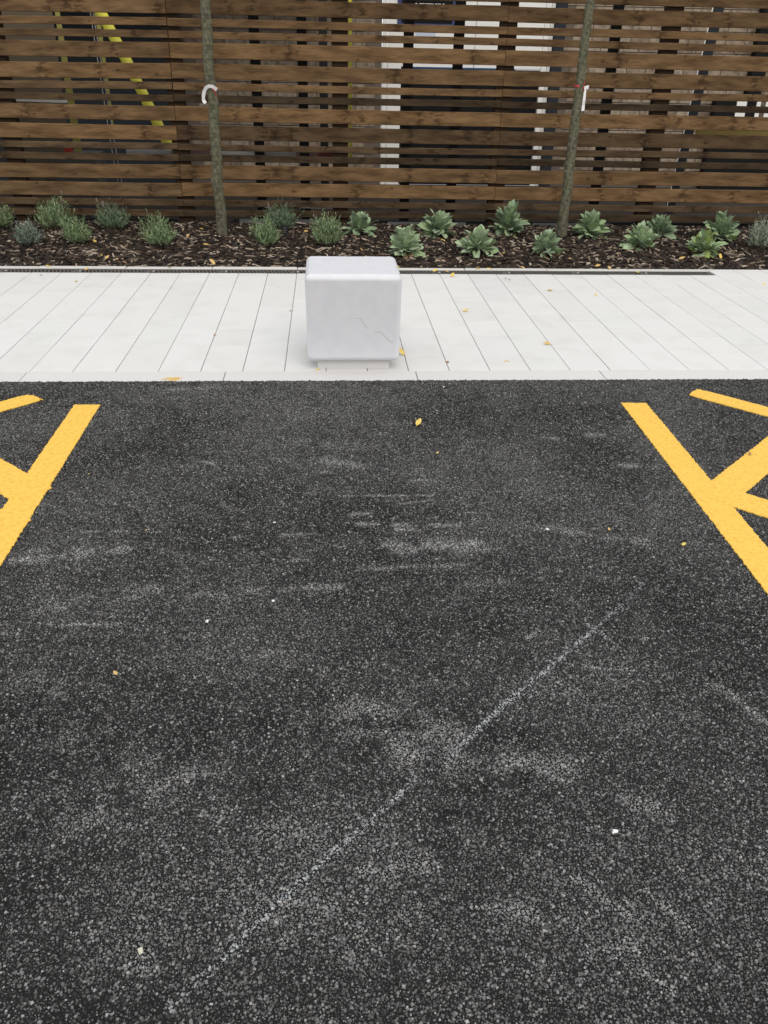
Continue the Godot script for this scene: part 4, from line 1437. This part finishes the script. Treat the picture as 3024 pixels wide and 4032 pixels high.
# ------------------------------------------------------------------ fallen leaves and stones
func litter() -> void:
	rng.seed = 700
	var f := noise(81, 2.2)
	var tones := [[lin(0.64, 0.47, 0.10), lin(0.70, 0.57, 0.18)], [lin(0.56, 0.37, 0.13), lin(0.62, 0.46, 0.2)], [lin(0.30, 0.17, 0.08), lin(0.36, 0.24, 0.13)]]
	var meshes := []
	for i in 3:
		var lm := mat(Color.WHITE, 0.6, leaf_texture(tones[i][0], tones[i][1], 90 + i))
		lm.backlight = Color(0.25, 0.25, 0.2)
		meshes.append([leaf_mesh(lm, 0.058, 0.034, -0.08, 0.18, 0.03, 7, 0.012), leaf_mesh(lm, 0.055, 0.028, -0.25, 0.35, 0.05, 7, 0.01), leaf_mesh(lm, 0.04, 0.024, 0.1, 0.1, 0.08, 7, 0.008)])
	# [x, z, tone, scale, where]
	var P := [[-1.44, -1.83, 0, 0.9], [1.07, -1.98, 0, 1.0], [1.45, -1.94, 2, 0.5], [1.47, -1.92, 2, 0.6], [1.68, -1.63, 0, 1.0], [1.95, -1.47, 0, 0.7], [1.02, -1.08, 0, 0.9], [1.40, -0.42, 1, 0.9], [1.11, -0.15, 1, 1.1], [0.60, -0.24, 0, 1.1], [0.81, -0.14, 2, 0.6], [0.17, -0.02, 0, 0.7], [-0.40, -0.61, 2, 0.7], [0.0, -1.08, 2, 0.4], [3.24, -1.81, 0, 0.9], [-1.72, -1.99, 2, 0.45]]
	for q in P:
		drop(q, meshes, 0.003, "yellow fallen leaf lying on the pale paving" if q[2] < 2 else "small brown curled leaf lying on the pale paving", "fallen leaves on the paving" if q[2] < 2 else "brown leaves on the paving")
	var R := [[0.57, 0.72, 0, 1.0], [0.62, 1.0, 1, 0.42], [1.11, 1.61, 1, 0.4], [1.31, 1.71, 0, 0.36], [-0.31, 2.28, 1, 0.3], [-0.65, 1.15, 0, 0.25], [-0.37, 1.56, 1, 0.25], [1.84, 1.02, 2, 0.6]]
	for i in R.size():
		var q: Array = R[i]
		var lab := "small scrap of yellow leaf on the black asphalt"
		if i == 0:
			lab = "single whole yellow leaf lying on the black asphalt"
		elif i == 7:
			lab = "brown leaf lying on a yellow hatch bar"
		drop(q, meshes, 0.012 if i < 7 else 0.016, lab, "leaf scraps on the asphalt" if i > 0 and i < 7 else "")
	var B := [[-1.43, -2.53, 0, 1.1], [-1.57, -2.96, 0, 1.1], [-0.91, -3.19, 1, 1.2], [-1.72, -2.24, 0, 0.8], [-1.46, -2.14, 1, 0.7], [-0.89, -2.24, 0, 0.9], [-0.83, -3.58, 0, 1.0], [-0.59, -2.31, 1, 1.2], [0.04, -3.45, 1, 1.2], [0.47, -2.75, 1, 1.1], [0.73, -2.27, 0, 0.8], [0.90, -2.29, 1, 0.9], [0.96, -2.15, 0, 0.9], [1.07, -2.13, 1, 0.7], [1.31, -2.25, 0, 0.9], [1.37, -2.26, 0, 1.2], [1.64, -2.26, 1, 1.0], [1.54, -2.61, 1, 1.0], [1.16, -3.06, 0, 0.9], [2.27, -2.24, 1, 1.1], [2.45, -2.17, 0, 1.0], [2.88, -2.51, 1, 1.1], [3.21, -2.51, 0, 1.0], [2.18, -2.32, 1, 0.9], [-0.7, -2.9, 1, 1.0], [2.05, -2.5, 2, 1.0], [-1.3, -2.45, 1, 0.9], [-1.38, -2.42, 1, 1.0], [-1.25, -2.38, 2, 1.1]]
	for q in B:
		var y := 0.004 if q[1] > -2.27 else bed_height(q[0], q[1], f) + 0.016
		if q[1] > -2.27:
			drop(q, meshes, y, "yellow fallen leaf on the iron drain or its edging", "fallen leaves on the drain")
		else:
			drop(q, meshes, y, "fallen leaf lying on the bark mulch" if q[2] < 2 else "brown dead leaf lying on the bark mulch", "fallen leaves on the mulch" if q[2] < 2 else "brown leaves on the mulch")
	# pale stones on the asphalt
	var W := [[0.764, 2.80, 0.010, "white chip of plastic on the near asphalt"], [-0.117, 3.01, 0.010, "cream pebble on the near asphalt"], [0.05, 1.97, 0.008, "small white stone on the asphalt"], [-0.12, 2.06, 0.009, "small white stone on the asphalt"], [0.03, 1.52, 0.007, "small white stone on the asphalt"], [0.91, 1.59, 0.008, "small white stone on the asphalt"], [0.74, 0.25, 0.006, "small white stone on the asphalt"]]
	for i in W.size():
		var q: Array = W[i]
		var m: Material = M.tape_white if i != 1 else mat(lin(0.55, 0.52, 0.42), 0.8)
		var o := put("pebble", chip_mesh(800 + i, m, 0.5), null, Vector3(q[0], 0.009, q[1]))
		o.scale = Vector3(q[2], q[2] * 0.8, q[2] * 1.4)
		o.rotation.y = rng.randf() * TAU
		tag(o, q[3], "stone" if i else "chip", "white stones on the asphalt" if i > 1 else "")

func drop(q: Array, meshes: Array, y: float, label: String, group: String) -> void:
	var o := put("fallen_leaf", meshes[q[2]][rng.randi() % 3], null, Vector3(q[0], y, q[1]))
	o.basis = Basis(Vector3.RIGHT, rng.randf_range(0.05, 0.5)) * Basis(Vector3.UP, rng.randf() * TAU) * Basis.from_euler(Vector3(-PI / 2 + rng.randf_range(0.0, 0.25), 0, rng.randf_range(-0.2, 0.2))) * Basis.from_scale(Vector3.ONE * float(q[3]) * 0.8)
	tag(o, label, "leaf", group)
